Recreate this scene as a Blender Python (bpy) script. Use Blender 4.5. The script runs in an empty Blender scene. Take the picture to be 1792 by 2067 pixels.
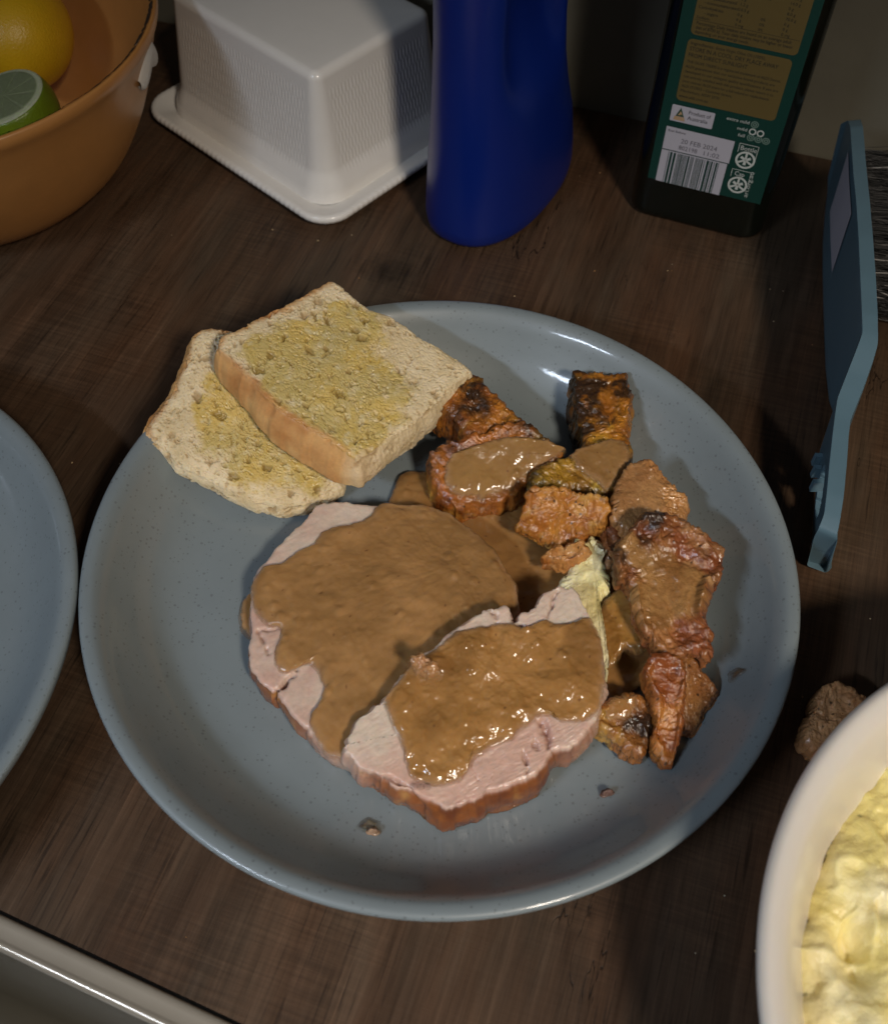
import bpy, math, random
import numpy as np
from mathutils import Vector, Matrix
from mathutils.geometry import tessellate_polygon
random.seed(7)
S = bpy.context.scene
R_ = math.radians

# ------------------------------------------------------------------ camera
IW, IH, FOC = 1792.0, 2067.0, 2120.0
PITCH, ROLL, DIST = R_(55.3), R_(1.0), .44
FW = np.array([0, math.cos(PITCH), -math.sin(PITCH)])
_r = np.array([1., 0, 0]); _u = np.cross(_r, FW)
RT = _r*math.cos(ROLL)+_u*math.sin(ROLL)
UP = _u*math.cos(ROLL)-_r*math.sin(ROLL)
CAM = -FW*DIST
cd = bpy.data.cameras.new('camera'); cam = bpy.data.objects.new('camera', cd)
S.collection.objects.link(cam)
cd.sensor_fit = 'HORIZONTAL'; cd.sensor_width = 36; cd.lens = 36*FOC/IW
cd.clip_start = .01; cd.clip_end = 50
cam.matrix_world = Matrix(((RT[0], UP[0], -FW[0], CAM[0]), (RT[1], UP[1], -FW[1], CAM[1]),
                           (RT[2], UP[2], -FW[2], CAM[2]), (0, 0, 0, 1)))
cd.dof.use_dof = True; cd.dof.focus_distance = .415; cd.dof.aperture_fstop = 15.0
S.camera = cam

# ------------------------------------------------------------------ world and lamps
w = bpy.data.worlds.new('World'); S.world = w; w.use_nodes = True
w.node_tree.nodes['Background'].inputs[0].default_value = (.96, .97, 1.0, 1)
w.node_tree.nodes['Background'].inputs[1].default_value = .06
S.view_settings.view_transform = 'Standard'; S.view_settings.look = 'None'
S.view_settings.exposure = 0; S.view_settings.gamma = 1

def lamp(name, kind, loc, aim, energy, col, **k):
    l = bpy.data.lights.new(name, kind); l.energy = energy; l.color = col
    for a, b in k.items(): setattr(l, a, b)
    o = bpy.data.objects.new(name, l); S.collection.objects.link(o)
    o.location = loc
    o.rotation_euler = (Vector(aim)-Vector(loc)).to_track_quat('-Z', 'Y').to_euler()
    return o
lamp('warm_ceiling_lamp', 'SPOT', (.50, -1.00, 1.14), (.11, -.10, 0), 61, (1, .88, .74),
     spot_size=R_(32), spot_blend=.95, shadow_soft_size=.10)
lamp('cool_strip_lamp', 'AREA', (-.66, -.66, .80), (-.06, -.14, 0), .42, (.72, .83, 1),
     shape='RECTANGLE', size=.30, size_y=.05, spread=R_(50))

# ------------------------------------------------------------------ helpers
def ray(x, y): return FW+RT*((x-IW/2)/FOC)+UP*(-(y-IH/2)/FOC)
def P(x, y, z=0.):
    d = ray(x, y); return CAM+d*((z-CAM[2])/d[2])
class Plane:
    """height field z = a + b x + c y through three traced points"""
    def __init__(s, *q):
        A = np.array([P(*p) for p in q]); M = np.c_[np.ones(3), A[:, :2]]
        s.k = np.linalg.solve(M, A[:, 2])
    def z(s, x, y): return s.k[0]+s.k[1]*x+s.k[2]*y
    def hit(s, px, py):
        d = ray(px, py)
        t = (s.k[0]+s.k[1]*CAM[0]+s.k[2]*CAM[1]-CAM[2])/(d[2]-s.k[1]*d[0]-s.k[2]*d[1])
        return CAM+d*t
class Flat(Plane):
    def __init__(s, z): s.k = np.array([z, 0, 0.])
def lin(h):
    h = h.lstrip('#'); v = [int(h[i:i+2], 16)/255 for i in (0, 2, 4)]
    return np.array([c/12.92 if c <= .04045 else ((c+.055)/1.055)**2.4 for c in v])

def _hash(ix, iy, iz, seed):
    h = (ix.astype(np.int64)*374761393+iy.astype(np.int64)*668265263+iz.astype(np.int64)*2147483647+seed*144665) & 0xffffffff
    h = ((h ^ (h >> 13))*1274126177) & 0xffffffff
    h = ((h ^ (h >> 16))*2246822519) & 0xffffffff
    return ((h ^ (h >> 15)) & 0xffffff)/float(0xffffff)
def vn(p, sc, seed=0):
    q = np.asarray(p)*sc+seed*17.31; i = np.floor(q); f = q-i; f = f*f*f*(f*(f*6-15)+10)
    ix, iy, iz = i[:, 0], i[:, 1], i[:, 2]; r = 0
    for a in (0, 1):
        for b in (0, 1):
            for c in (0, 1):
                wt = (f[:, 0] if a else 1-f[:, 0])*(f[:, 1] if b else 1-f[:, 1])*(f[:, 2] if c else 1-f[:, 2])
                r = r+wt*_hash(ix+a, iy+b, iz+c, seed)
    return r*2-1
def fbm(p, sc, o=3, seed=0, g=.5):
    r = 0; a = 1; n = 0
    for k in range(o):
        r = r+a*vn(p, sc*2.03**k, seed+k); n += a; a *= g
    return r/n
def ss(a, b, x):
    t = np.clip((x-a)/(b-a), 0, 1); return t*t*(3-2*t)
def mix(a, b, t): return a+(b-a)*np.asarray(t)[..., None]
def worley(p, sc, seed=0):
    q = p*sc; i0 = np.floor(q); best = np.full(len(p), 9.); idv = np.zeros(len(p))
    for a in (-1, 0, 1):
        for b in (-1, 0, 1):
            for c in (-1, 0, 1):
                i = i0+np.array([a, b, c])
                jx = _hash(i[:, 0], i[:, 1], i[:, 2], seed+1); jy = _hash(i[:, 0], i[:, 1], i[:, 2], seed+2); jz = _hash(i[:, 0], i[:, 1], i[:, 2], seed+3)
                d = np.sqrt((i[:, 0]+jx-q[:, 0])**2+(i[:, 1]+jy-q[:, 1])**2+(i[:, 2]+jz-q[:, 2])**2)
                m = d < best; best = np.where(m, d, best); idv = np.where(m, _hash(i[:, 0], i[:, 1], i[:, 2], seed+9), idv)
    return best, idv

def thing(name, label, cat, loc=(0, 0, 0), group=None):
    o = bpy.data.objects.new(name, None); S.collection.objects.link(o); o.location = loc
    o['label'] = label; o['category'] = cat
    if group: o['group'] = group
    o.empty_display_size = .01
    return o
def mesh(name, V, F, mat, parent=None, col=None, smooth=True, tag=None, kind=None, group=None, origin=None):
    V = np.asarray(V, float)
    org = np.array(parent_world(parent)) if parent is not None else (np.array(origin) if origin is not None else np.array([V[:, 0].mean(), V[:, 1].mean(), V[:, 2].min()]))
    me = bpy.data.meshes.new(name); me.from_pydata((V-org).tolist(), [], F); me.update()
    if smooth: me.shade_smooth()
    else: me.shade_flat()
    if col is not None:
        at = me.color_attributes.new('Col', 'FLOAT_COLOR', 'POINT')
        c = np.ones((len(V), 4)); c[:, :col.shape[1]] = col
        at.data.foreach_set('color', c.astype(np.float32).ravel())
    if mat: me.materials.append(mat)
    o = bpy.data.objects.new(name, me); S.collection.objects.link(o)
    if parent is not None: o.parent = parent
    else: o.location = org
    if tag: o['label'], o['category'] = tag
    if kind: o['kind'] = kind
    if group: o['group'] = group
    return o
def parent_world(p):
    v = Vector((0, 0, 0))
    while p is not None: v += p.location; p = p.parent
    return v

# ------------------------------------------------------------------ materials
def mat(name, base=(.5, .5, .5), rough=.5, attr=False, var=.0, vscale=80, bumps=(), sss=0, sssr=(1, .5, .3), sscale=.003,
        coat=0, crough=.1, metal=0, spec=.5, wet=None, speck=None, ior=None, rvar=0):
    m = bpy.data.materials.new(name); m.use_nodes = True; nt = m.node_tree; N = nt.nodes; L = nt.links
    b = N['Principled BSDF']; tc = N.new('ShaderNodeTexCoord')
    I = b.inputs
    I['Roughness'].default_value = rough; I['Metallic'].default_value = metal
    I['Specular IOR Level'].default_value = spec
    if ior: I['IOR'].default_value = ior
    I['Coat Weight'].default_value = coat; I['Coat Roughness'].default_value = crough
    if sss:
        I['Subsurface Weight'].default_value = sss; I['Subsurface Radius'].default_value = sssr; I['Subsurface Scale'].default_value = sscale
    if attr:
        a = N.new('ShaderNodeAttribute'); a.attribute_name = 'Col'; c = a.outputs['Color']
        if wet:
            mr = N.new('ShaderNodeMapRange'); L.new(a.outputs['Alpha'], mr.inputs[0])
            mr.inputs[3].default_value = rough; mr.inputs[4].default_value = wet; L.new(mr.outputs[0], I['Roughness'])
    else:
        r = N.new('ShaderNodeRGB'); r.outputs[0].default_value = (*base, 1); c = r.outputs[0]
    if var:
        n = N.new('ShaderNodeTexNoise'); n.inputs['Scale'].default_value = vscale; n.inputs['Detail'].default_value = 6; n.inputs['Roughness'].default_value = .65
        L.new(tc.outputs['Object'], n.inputs['Vector'])
        mr = N.new('ShaderNodeMapRange'); L.new(n.outputs[0], mr.inputs[0]); mr.inputs[1].default_value = .25; mr.inputs[2].default_value = .75
        mr.inputs[3].default_value = 1-var; mr.inputs[4].default_value = 1+var
        mm = N.new('ShaderNodeVectorMath'); mm.operation = 'SCALE'; L.new(c, mm.inputs[0]); L.new(mr.outputs[0], mm.inputs['Scale']); c = mm.outputs[0]
    if speck:
        sc, thr, scol = speck
        v = N.new('ShaderNodeTexVoronoi'); v.inputs['Scale'].default_value = sc; L.new(tc.outputs['Object'], v.inputs['Vector'])
        sp = N.new('ShaderNodeSeparateColor'); L.new(v.outputs['Color'], sp.inputs[0])
        # random size per cell
        s1 = N.new('ShaderNodeMath'); s1.operation = 'POWER'; L.new(sp.outputs[0], s1.inputs[0]); s1.inputs[1].default_value = 3
        s2 = N.new('ShaderNodeMath'); s2.operation = 'MULTIPLY'; L.new(s1.outputs[0], s2.inputs[0]); s2.inputs[1].default_value = thr
        s3 = N.new('ShaderNodeMath'); s3.operation = 'LESS_THAN'; L.new(v.outputs['Distance'], s3.inputs[0]); L.new(s2.outputs[0], s3.inputs[1])
        mx = N.new('ShaderNodeMix'); mx.data_type = 'RGBA'; s4 = N.new('ShaderNodeMath'); s4.operation = 'MULTIPLY'; L.new(s3.outputs[0], s4.inputs[0]); s4.inputs[1].default_value = .38
        L.new(s4.outputs[0], mx.inputs[0]); L.new(c, mx.inputs[6]); mx.inputs[7].default_value = (*scol, 1); c = mx.outputs[2]
    L.new(c, I['Base Color'])
    prev = None
    for sc, st, dist in bumps:
        n = N.new('ShaderNodeTexNoise'); n.inputs['Scale'].default_value = sc; n.inputs['Detail'].default_value = 4
        L.new(tc.outputs['Object'], n.inputs['Vector'])
        bp = N.new('ShaderNodeBump'); bp.inputs['Strength'].default_value = st; bp.inputs['Distance'].default_value = dist
        L.new(n.outputs[0], bp.inputs['Height'])
        if prev: L.new(prev.outputs[0], bp.inputs['Normal'])
        prev = bp
    if prev:
        L.new(prev.outputs[0], I['Normal'])
        if coat: L.new(prev.outputs[0], I['Coat Normal'])
    if rvar and not wet:
        n = N.new('ShaderNodeTexNoise'); n.inputs['Scale'].default_value = 40; n.inputs['Detail'].default_value = 5
        L.new(tc.outputs['Object'], n.inputs['Vector']); mr = N.new('ShaderNodeMapRange'); L.new(n.outputs[0], mr.inputs[0])
        mr.inputs[1].default_value = .3; mr.inputs[2].default_value = .7; mr.inputs[3].default_value = rough-rvar; mr.inputs[4].default_value = rough+rvar
        L.new(mr.outputs[0], I['Roughness'])
    return m

M_plate = mat('speckled glaze', (.198, .232, .243), .42, var=.08, vscale=25, speck=(700, .40, (.06, .065, .07)), coat=.5, crough=.09, rvar=.05, bumps=[(60, .08, .002)])
M_white = mat('white ceramic', (.78, .755, .71), .22, coat=.4, crough=.08, var=.02)
M_bowlw = mat('white enamel', (.74, .69, .62), .28, coat=.3, crough=.15, var=.02, sss=.1, sscale=.002)
M_terra = mat('terracotta glaze', (.50, .225, .062), .34, var=.12, vscale=30, coat=.2, crough=.25)
M_rimdark = mat('worn dark rim line', (.03, .018, .01), .6)
M_cream = mat('pale cream glaze', (.62, .58, .52), .4)
M_blue = mat('cobalt plastic', (.002, .015, .16), .36, coat=.15, crough=.3, bumps=[(700, .05, .0003)])
M_glass = mat('dark bottle glass', (.004, .005, .003), .12, spec=.45)
M_green = mat('label green', (.002, .036, .027), .5)
M_gold = mat('label gold', (.115, .082, .026), .45, var=.03)
M_lwhite = mat('label white', (.42, .41, .46), .55)
M_ink = mat('label ink', (.012, .014, .012), .6)
M_inkw = mat('label pale ink', (.50, .53, .50), .6)
M_inkg = mat('label faint ring ink', (.16, .24, .2), .6)
M_inkdot = mat('printed date ink', (.09, .085, .10), .6)
M_logo = mat('logo green', (.02, .06, .035), .6)
M_logoy = mat('logo yellow', (.42, .27, .14), .6)
M_brush = mat('grey blue plastic', (.092, .160, .20), .38, bumps=[(500, .06, .0004)], var=.04)
M_brist = mat('brush bristle', (.02, .02, .02), .32, attr=True)
M_wall = mat('painted wall', (.165, .152, .115), .55, var=.18, vscale=9, bumps=[(160, .15, .001)])
M_basin = mat('sink basin steel', (.11, .092, .062), .35, metal=.3, var=.1, vscale=20)
M_steel = mat('brushed steel', (.52, .46, .37), .30, metal=.45, coat=1, crough=.13, var=.06, vscale=30, bumps=[(260, .05, .0005)])
M_crumb = mat('bread', rough=.8, attr=True, wet=.22, var=.10, vscale=900, sss=.25, sssr=(1, .7, .4), sscale=.002, bumps=[(1400, .22, .0005), (3500, .15, .0003)])
M_meat = mat('roast pork', rough=.38, attr=True, wet=.18, var=.12, vscale=420, sss=.35, sssr=(1, .45, .3), sscale=.003, coat=.2, crough=.2, bumps=[(700, .22, .0005), (2200, .15, .0003)])
M_gravy = mat('gravy', rough=.26, attr=True, wet=.10, var=.10, vscale=260, sss=.3, sssr=(1, .5, .2), sscale=.002, coat=.25, crough=.1, bumps=[(330, .13, .0012), (1100, .10, .0004)])
_n = M_gravy.node_tree; _a = _n.nodes.new('ShaderNodeAttribute'); _a.attribute_name = 'Edge'; _a.attribute_type = 'GEOMETRY'
_tc = _n.nodes.new('ShaderNodeTexCoord'); _no = _n.nodes.new('ShaderNodeTexNoise'); _no.inputs['Scale'].default_value = 260; _no.inputs['Detail'].default_value = 3; _n.links.new(_tc.outputs['Object'], _no.inputs['Vector'])
_ad = _n.nodes.new('ShaderNodeMath'); _ad.operation = 'MULTIPLY_ADD'; _n.links.new(_no.outputs[0], _ad.inputs[0]); _ad.inputs[1].default_value = 2.4; _n.links.new(_a.outputs['Fac'], _ad.inputs[2])
_mr = _n.nodes.new('ShaderNodeMapRange'); _mr.interpolation_type = 'SMOOTHSTEP'; _n.links.new(_ad.outputs[0], _mr.inputs[0]); _mr.inputs[1].default_value = .6; _mr.inputs[2].default_value = 3.2; _mr.inputs[3].default_value = .12; _mr.inputs[4].default_value = 1
_n.links.new(_mr.outputs[0], _n.nodes['Principled BSDF'].inputs['Alpha'])
M_roast = mat('roasted crust', rough=.40, attr=True, wet=.10, var=.26, vscale=800, sss=.08, sssr=(1, .4, .15), sscale=.0015, coat=.25, crough=.12, bumps=[(520, .40, .0010), (1600, .3, .0005)])
M_mash = mat('mashed potato', rough=.5, attr=True, wet=.22, var=.05, vscale=200, sss=.25, sssr=(1, .85, .4), sscale=.003, bumps=[(300, .5, .0016), (1100, .3, .0006)])
M_orange = mat('citrus peel', (.80, .47, .012), .36, var=.08, vscale=60, bumps=[(900, .35, .0008)], coat=.2, crough=.2, sss=.1, sscale=.002)
M_lime = mat('lime peel', (.15, .22, .010), .32, var=.2, vscale=60, bumps=[(800, .3, .0008)], coat=.2, crough=.2)
M_limef = mat('cut lime flesh', rough=.3, attr=True, var=.15, vscale=500, sss=.3, sssr=(.6, 1, .4), sscale=.002)

# ------------------------------------------------------------------ countertop wood
GA = math.atan2(.95200792, .30595773)            # grain heading
def gl(x, y):                                    # world -> bench local (x across grain, y along)
    a = GA-math.pi/2; return (x*math.cos(a)+y*math.sin(a), -x*math.sin(a)+y*math.cos(a))
def wood():
    m = bpy.data.materials.new('dark laminate wood'); m.use_nodes = True; nt = m.node_tree; N = nt.nodes; L = nt.links
    b = N['Principled BSDF']; tc = N.new('ShaderNodeTexCoord')
    def mapn(sx, sy, off=(0, 0, 0)):
        k = N.new('ShaderNodeMapping'); k.inputs['Scale'].default_value = (sx, sy, 1); k.inputs['Location'].default_value = off
        L.new(tc.outputs['Object'], k.inputs['Vector']); return k.outputs[0]
    def noise(v, s=1, d=5, r=.6, dist=0):
        n = N.new('ShaderNodeTexNoise'); n.inputs['Scale'].default_value = s; n.inputs['Detail'].default_value = d; n.inputs['Roughness'].default_value = r
        n.inputs['Distortion'].default_value = dist; L.new(v, n.inputs['Vector']); return n.outputs[0]
    def rng(x, a, b_, c, d):
        r = N.new('ShaderNodeMapRange'); L.new(x, r.inputs[0])
        for i, q in enumerate((a, b_, c, d)): r.inputs[i+1].default_value = q
        return r.outputs[0]
    def mul(a, b_, op='MULTIPLY'):
        k = N.new('ShaderNodeMath'); k.operation = op
        for i, q in enumerate((a, b_)):
            if isinstance(q, (int, float)): k.inputs[i].default_value = q
            else: L.new(q, k.inputs[i])
        return k.outputs[0]
    big = noise(mapn(9, 4), 1, 4, .55, .6)
    mid = noise(mapn(40, 8, (3, 1, 0)), 1, 6, .65, .4)
    streak = noise(mapn(330, 9, (7, 2, 0)), 1, 6, .7)
    fine = noise(mapn(1200, 40, (1, 5, 0)), 1, 3, .6)
    saw = noise(mapn(26, 620, (2, 9, 0)), 1, 4, .7)
    sawm = noise(mapn(18, 14, (12, 3, 0)), 1, 3, .5)
    # boards: random tone per board
    sep = N.new('ShaderNodeSeparateXYZ'); L.new(tc.outputs['Object'], sep.inputs[0])
    bx = mul(mul(mul(sep.outputs[0], -SEAM0, 'ADD'), 1/BOARD), 0.0, 'ADD')
    fl = N.new('ShaderNodeMath'); fl.operation = 'FLOOR'; L.new(bx, fl.inputs[0])
    wn = N.new('ShaderNodeTexWhiteNoise'); wn.noise_dimensions = '1D'; L.new(fl.outputs[0], wn.inputs['W'])
    fr = mul(bx, fl.outputs[0], 'SUBTRACT')
    seam = rng(fr, 0, .012, 1, 0)
    tone = mul(rng(big, .3, .7, .66, 1.34), rng(mid, .25, .75, .66, 1.34))
    tone = mul(tone, rng(streak, .28, .72, .70, 1.28))
    tone = mul(tone, rng(fine, .3, .7, .88, 1.12))
    sawv = rng(saw, .40, .66, -.20, .20)
    tone = mul(tone, mul(mul(sawv, rng(sawm, .42, .6, 0.0, 1.0)), 1, 'ADD'))
    tone = mul(tone, rng(wn.outputs[0], 0, 1, .90, 1.12))
    tone = mul(tone, mul(mul(seam, .45), 1, 'ADD'))
    # dark splits along the grain
    ck = noise(mapn(38, 5.5, (4, 8, 0)), 1, 5, .6, .2)
    ab = N.new('ShaderNodeMath'); ab.operation = 'ABSOLUTE'; L.new(mul(ck, .5, 'SUBTRACT'), ab.inputs[0])
    crack = mul(rng(ab.outputs[0], .0012, .005, 1, 0), rng(noise(mapn(16, 9, (5, 5, 5)), 1, 2), .60, .66, 0, 1))
    tone = mul(tone, mul(1, mul(crack, .75), 'SUBTRACT'))
    # one smoky knot mark
    kx, ky = gl(*P(775, 545, 0)[:2])
    kv = N.new('ShaderNodeMapping'); kv.inputs['Location'].default_value = (-kx*55, -ky*75, 0); kv.inputs['Scale'].default_value = (55, 75, 1)
    L.new(tc.outputs['Object'], kv.inputs['Vector'])
    ln = N.new('ShaderNodeVectorMath'); ln.operation = 'LENGTH'; L.new(kv.outputs[0], ln.inputs[0])
    kd = mul(ln.outputs['Value'], mul(noise(mapn(160, 90), 1, 4), 1.6), 'ADD')
    tone = mul(tone, rng(kd, .9, 1.7, .42, 1))
    dash = noise(mapn(620, 26, (3, 3, 0)), 1, 3, .6)
    dashm = noise(mapn(22, 10, (8, 1, 0)), 1, 3, .55)
    tone = mul(tone, mul(1, mul(mul(rng(dash, .55, .66, 0, .55), rng(dashm, .40, .6, .25, 1)), 1), 'SUBTRACT'))
    lite = noise(mapn(480, 12, (13, 3, 0)), 1, 3, .6)
    tone = mul(tone, mul(1, rng(lite, .62, .74, 0, .38), 'ADD'))
    tone = mul(tone, 1.0)
    hue = noise(mapn(24, 6, (9, 9, 0)), 1, 4, .6)
    mx = N.new('ShaderNodeMix'); mx.data_type = 'RGBA'; L.new(rng(hue, .35, .65, 0, 1), mx.inputs[0])
    mx.inputs[6].default_value = (.078, .039, .020, 1); mx.inputs[7].default_value = (.064, .043, .027, 1)
    sc = N.new('ShaderNodeVectorMath'); sc.operation = 'SCALE'; L.new(mx.outputs[2], sc.inputs[0]); L.new(tone, sc.inputs['Scale'])
    L.new(sc.outputs[0], b.inputs['Base Color'])
    L.new(rng(streak, .3, .7, .38, .55), b.inputs['Roughness']); b.inputs['Specular IOR Level'].default_value = .3
    bp = N.new('ShaderNodeBump'); bp.inputs['Strength'].default_value = .35; bp.inputs['Distance'].default_value = .0006
    L.new(mul(mul(streak, mul(saw, .5), 'ADD'), mul(crack, .6), 'SUBTRACT'), bp.inputs['Height']); L.new(bp.outputs[0], b.inputs['Normal'])
    return m
SEAM0 = gl(*P(1608, 620)[:2])[0]; BOARD = abs(SEAM0-gl(*P(1262, 1930)[:2])[0])
print('SEAM', SEAM0, BOARD)
M_wood = wood()

# sink frame
SK0 = P(0, 1845, .002); SK1 = P(252, 1964, .002)
sd = (SK1-SK0)[:2]; sd /= np.linalg.norm(sd); sn = np.array([sd[1], -sd[0]])
if sn[1] > 0: sn = -sn
def sk(a, b_): return np.array([SK0[0], SK0[1]])+sd*a+sn*b_
SA0, SA1, SB1 = -.40, .42, .40
def rrect(inset, r, seg=8):
    a0, a1, b0, b1 = SA0+inset, SA1-inset, inset, SB1-inset; out = []
    for cx, cy, s in ((a1-r, b0+r, -90), (a1-r, b1-r, 0), (a0+r, b1-r, 90), (a0+r, b0+r, 180)):
        for k in range(seg+1):
            t = R_(s+90*k/seg); out.append(sk(cx+r*math.cos(t), cy+r*math.sin(t)))
    return np.array(out)

def build_bench():
    g0, g1, v0, v1 = -.78, .292, -.9, .9
    hole = np.array([gl(*p) for p in rrect(-.0012, .034)])
    outer = [(v0, g0), (v1, g0), (v1, g1), (v0, g1)]
    loops = [[Vector((*p, 0)) for p in outer], [Vector((*p, 0)) for p in hole]]
    tri = tessellate_polygon(loops); n = 4+len(hole); V = []
    for z in (0, -.038):
        V += [(p[0], p[1], z) for p in outer]+[(p[0], p[1], z) for p in hole]
    F = []
    for t in tri:
        a, b_, c = [V[i] for i in t]
        up = (b_[0]-a[0])*(c[1]-a[1])-(b_[1]-a[1])*(c[0]-a[0]) > 0
        t = t if up else t[::-1]; F.append(tuple(t)); F.append(tuple(i+n for i in t[::-1]))
    for s, m_ in ((0, 4), (4, len(hole))):
        for i in range(m_):
            j = (i+1) % m_; F.append((s+i, s+j, s+j+n, s+i+n) if s else (s+j, s+i, s+i+n, s+j+n))
    o = mesh('countertop', V, F, M_wood, smooth=False, kind='structure', origin=(0, 0, 0))
    o.rotation_euler = (0, 0, GA-math.pi/2)
    # wall
    V = []; y0 = g1+.0015
    for y in (y0, y0+.12):
        for z in (-.04, 1.1):
            for x in (v0, v1): V.append((x, y, z))
    F = [(0, 1, 3, 2), (5, 4, 6, 7), (2, 3, 7, 6), (1, 0, 4, 5), (0, 2, 6, 4), (3, 1, 5, 7)]
    o = mesh('wall', V, F, M_wall, smooth=False, kind='structure', origin=(0, 0, 0)); o.rotation_euler = (0, 0, GA-math.pi/2)
build_bench()

def build_sink():
    t = thing('sink', 'stainless steel sink with a bright inner lip let into the countertop', 'sink', (*sk(0, .2), 0))
    def rings(spec):
        V = []; F = []; n = None
        for ins, r, z in spec:
            rr = rrect(ins, r, 10); n = len(rr); V += [(*p, z) for p in rr]
        for k in range(len(spec)-1):
            for i in range(n):
                j = (i+1) % n; F.append((k*n+i, k*n+j, (k+1)*n+j, (k+1)*n+i))
        return V, F, n
    V, F, n = rings([(0, .034, -.004), (0, .034, .0008), (.0006, .034, .0016), (.0016, .033, .0020), (.003, .032, .0020), (.0062, .028, .0017), (.0070, .0275, .0021), (.0078, .027, .0026), (.0088, .026, .0023), (.0094, .025, .0010), (.0097, .025, -.0007)])
    mesh('rim', V, F, M_steel, t)
    V, F, n = rings([(.0097, .025, -.0007), (.0106, .025, -.01), (.016, .026, -.13), (.022, .026, -.143), (.034, .03, -.150), (.10, .03, -.152)])
    V.append((*sk((SA0+SA1)/2, SB1/2), -.154)); c = len(V)-1
    for i in range(n): F.append((5*n+i, 5*n+(i+1) % n, c))
    mesh('basin', V, F, M_basin, t)
build_sink()

# ------------------------------------------------------------------ lathe
def lathe(prof, c, seg=160, disp=None):
    prof = np.array(prof); V = []; F = []; n = len(prof)
    for k in range(seg):
        a = 2*math.pi*k/seg
        for r, z in prof: V.append((c[0]+r*math.cos(a), c[1]+r*math.sin(a), c[2]+z))
    for k in range(seg):
        j = (k+1) % seg
        for i in range(n-1): F.append((k*n+i, j*n+i, j*n+i+1, k*n+i+1))
    return np.array(V), F
def smooth_prof(pts, sub=6):
    p = np.array(pts, float); out = []
    for i in range(len(p)-1):
        a, b_, c, d = p[max(i-1, 0)], p[i], p[i+1], p[min(i+2, len(p)-1)]
        for k in range(sub):
            t = k/sub
            out.append(.5*((2*b_)+(c-a)*t+(2*a-5*b_+4*c-d)*t*t+(3*b_-a-3*c+d)*t**3))
    out.append(p[-1]); out = np.array(out); out[:, 0] = np.maximum(out[:, 0], 0); return out

PLC = np.array([-.00103, -.0407]); PR = .1315
PIN = [(0.0, .0064), (.05, .0064), (.086, .0070), (.098, .0082), (.1065, .0118), (.1135, .0178), (.1190, .0246), (.1232, .0304), (.1262, .0334)]
def zfloor(x, y):
    r = np.hypot(x-PLC[0], y-PLC[1]); q = np.array(PIN); return np.interp(r, q[:, 0], q[:, 1])
PLATE = PIN+[(.1288, .0342), (.1308, .0338), (.1315, .0322), (.1302, .0285), (.1245, .0195), (.115, .0110), (.10, .0050), (.085, .0022), (.081, .0004), (.078, .0), (.075, .0006), (.073, .0022), (.03, .0026), (0, .0026)]
def plate(c, label):
    V, F = lathe(smooth_prof(PLATE, 5), (c[0], c[1], .0), 220)
    o = mesh('dinner_plate', V, [f[::-1] for f in F], M_plate, origin=(c[0], c[1], 0), tag=(label, 'plate'), group='speckled blue grey dinner plates')
    return o
plate(PLC, 'speckled blue grey dinner plate carrying the bread, sliced pork and gravy')
plate((-.2620, -.0789), 'empty looking blue grey plate cut off by the left edge, touching the full plate')

# ------------------------------------------------------------------ organic slab builder
def resample(pts, M):
    p = np.array(pts, float); q = np.vstack([p, p[:1]])
    d = np.r_[0, np.cumsum(np.hypot(np.diff(q[:, 0]), np.diff(q[:, 1])))]
    s = np.linspace(0, d[-1], M, endpoint=False)
    return np.stack([np.interp(s, d, q[:, k]) for k in range(q.shape[1])], 1)
def smooth_loop(p, n):
    for _ in range(n): p = (np.roll(p, 1, 0)+2*p+np.roll(p, -1, 0))/4
    return p
def star_centre(xy):
    q = smooth_loop(xy[::max(1, len(xy)//90)], 2); e = np.roll(q, -1, 0)-q; L_ = np.linalg.norm(e, axis=1)+1e-9
    lo, hi = q.min(0), q.max(0); best = (-9, None)
    for fx in np.linspace(.15, .85, 25):
        for fy in np.linspace(.15, .85, 25):
            c = lo+(hi-lo)*np.array([fx, fy]); v = q-c; d = (v[:, 0]*e[:, 1]-v[:, 1]*e[:, 0])/L_
            sc = (d/np.linalg.norm(v, axis=1)).min()*3+d.min()/np.linalg.norm(hi-lo)
            if sc > best[0]: best = (sc, c)
    return best[1]
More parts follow.
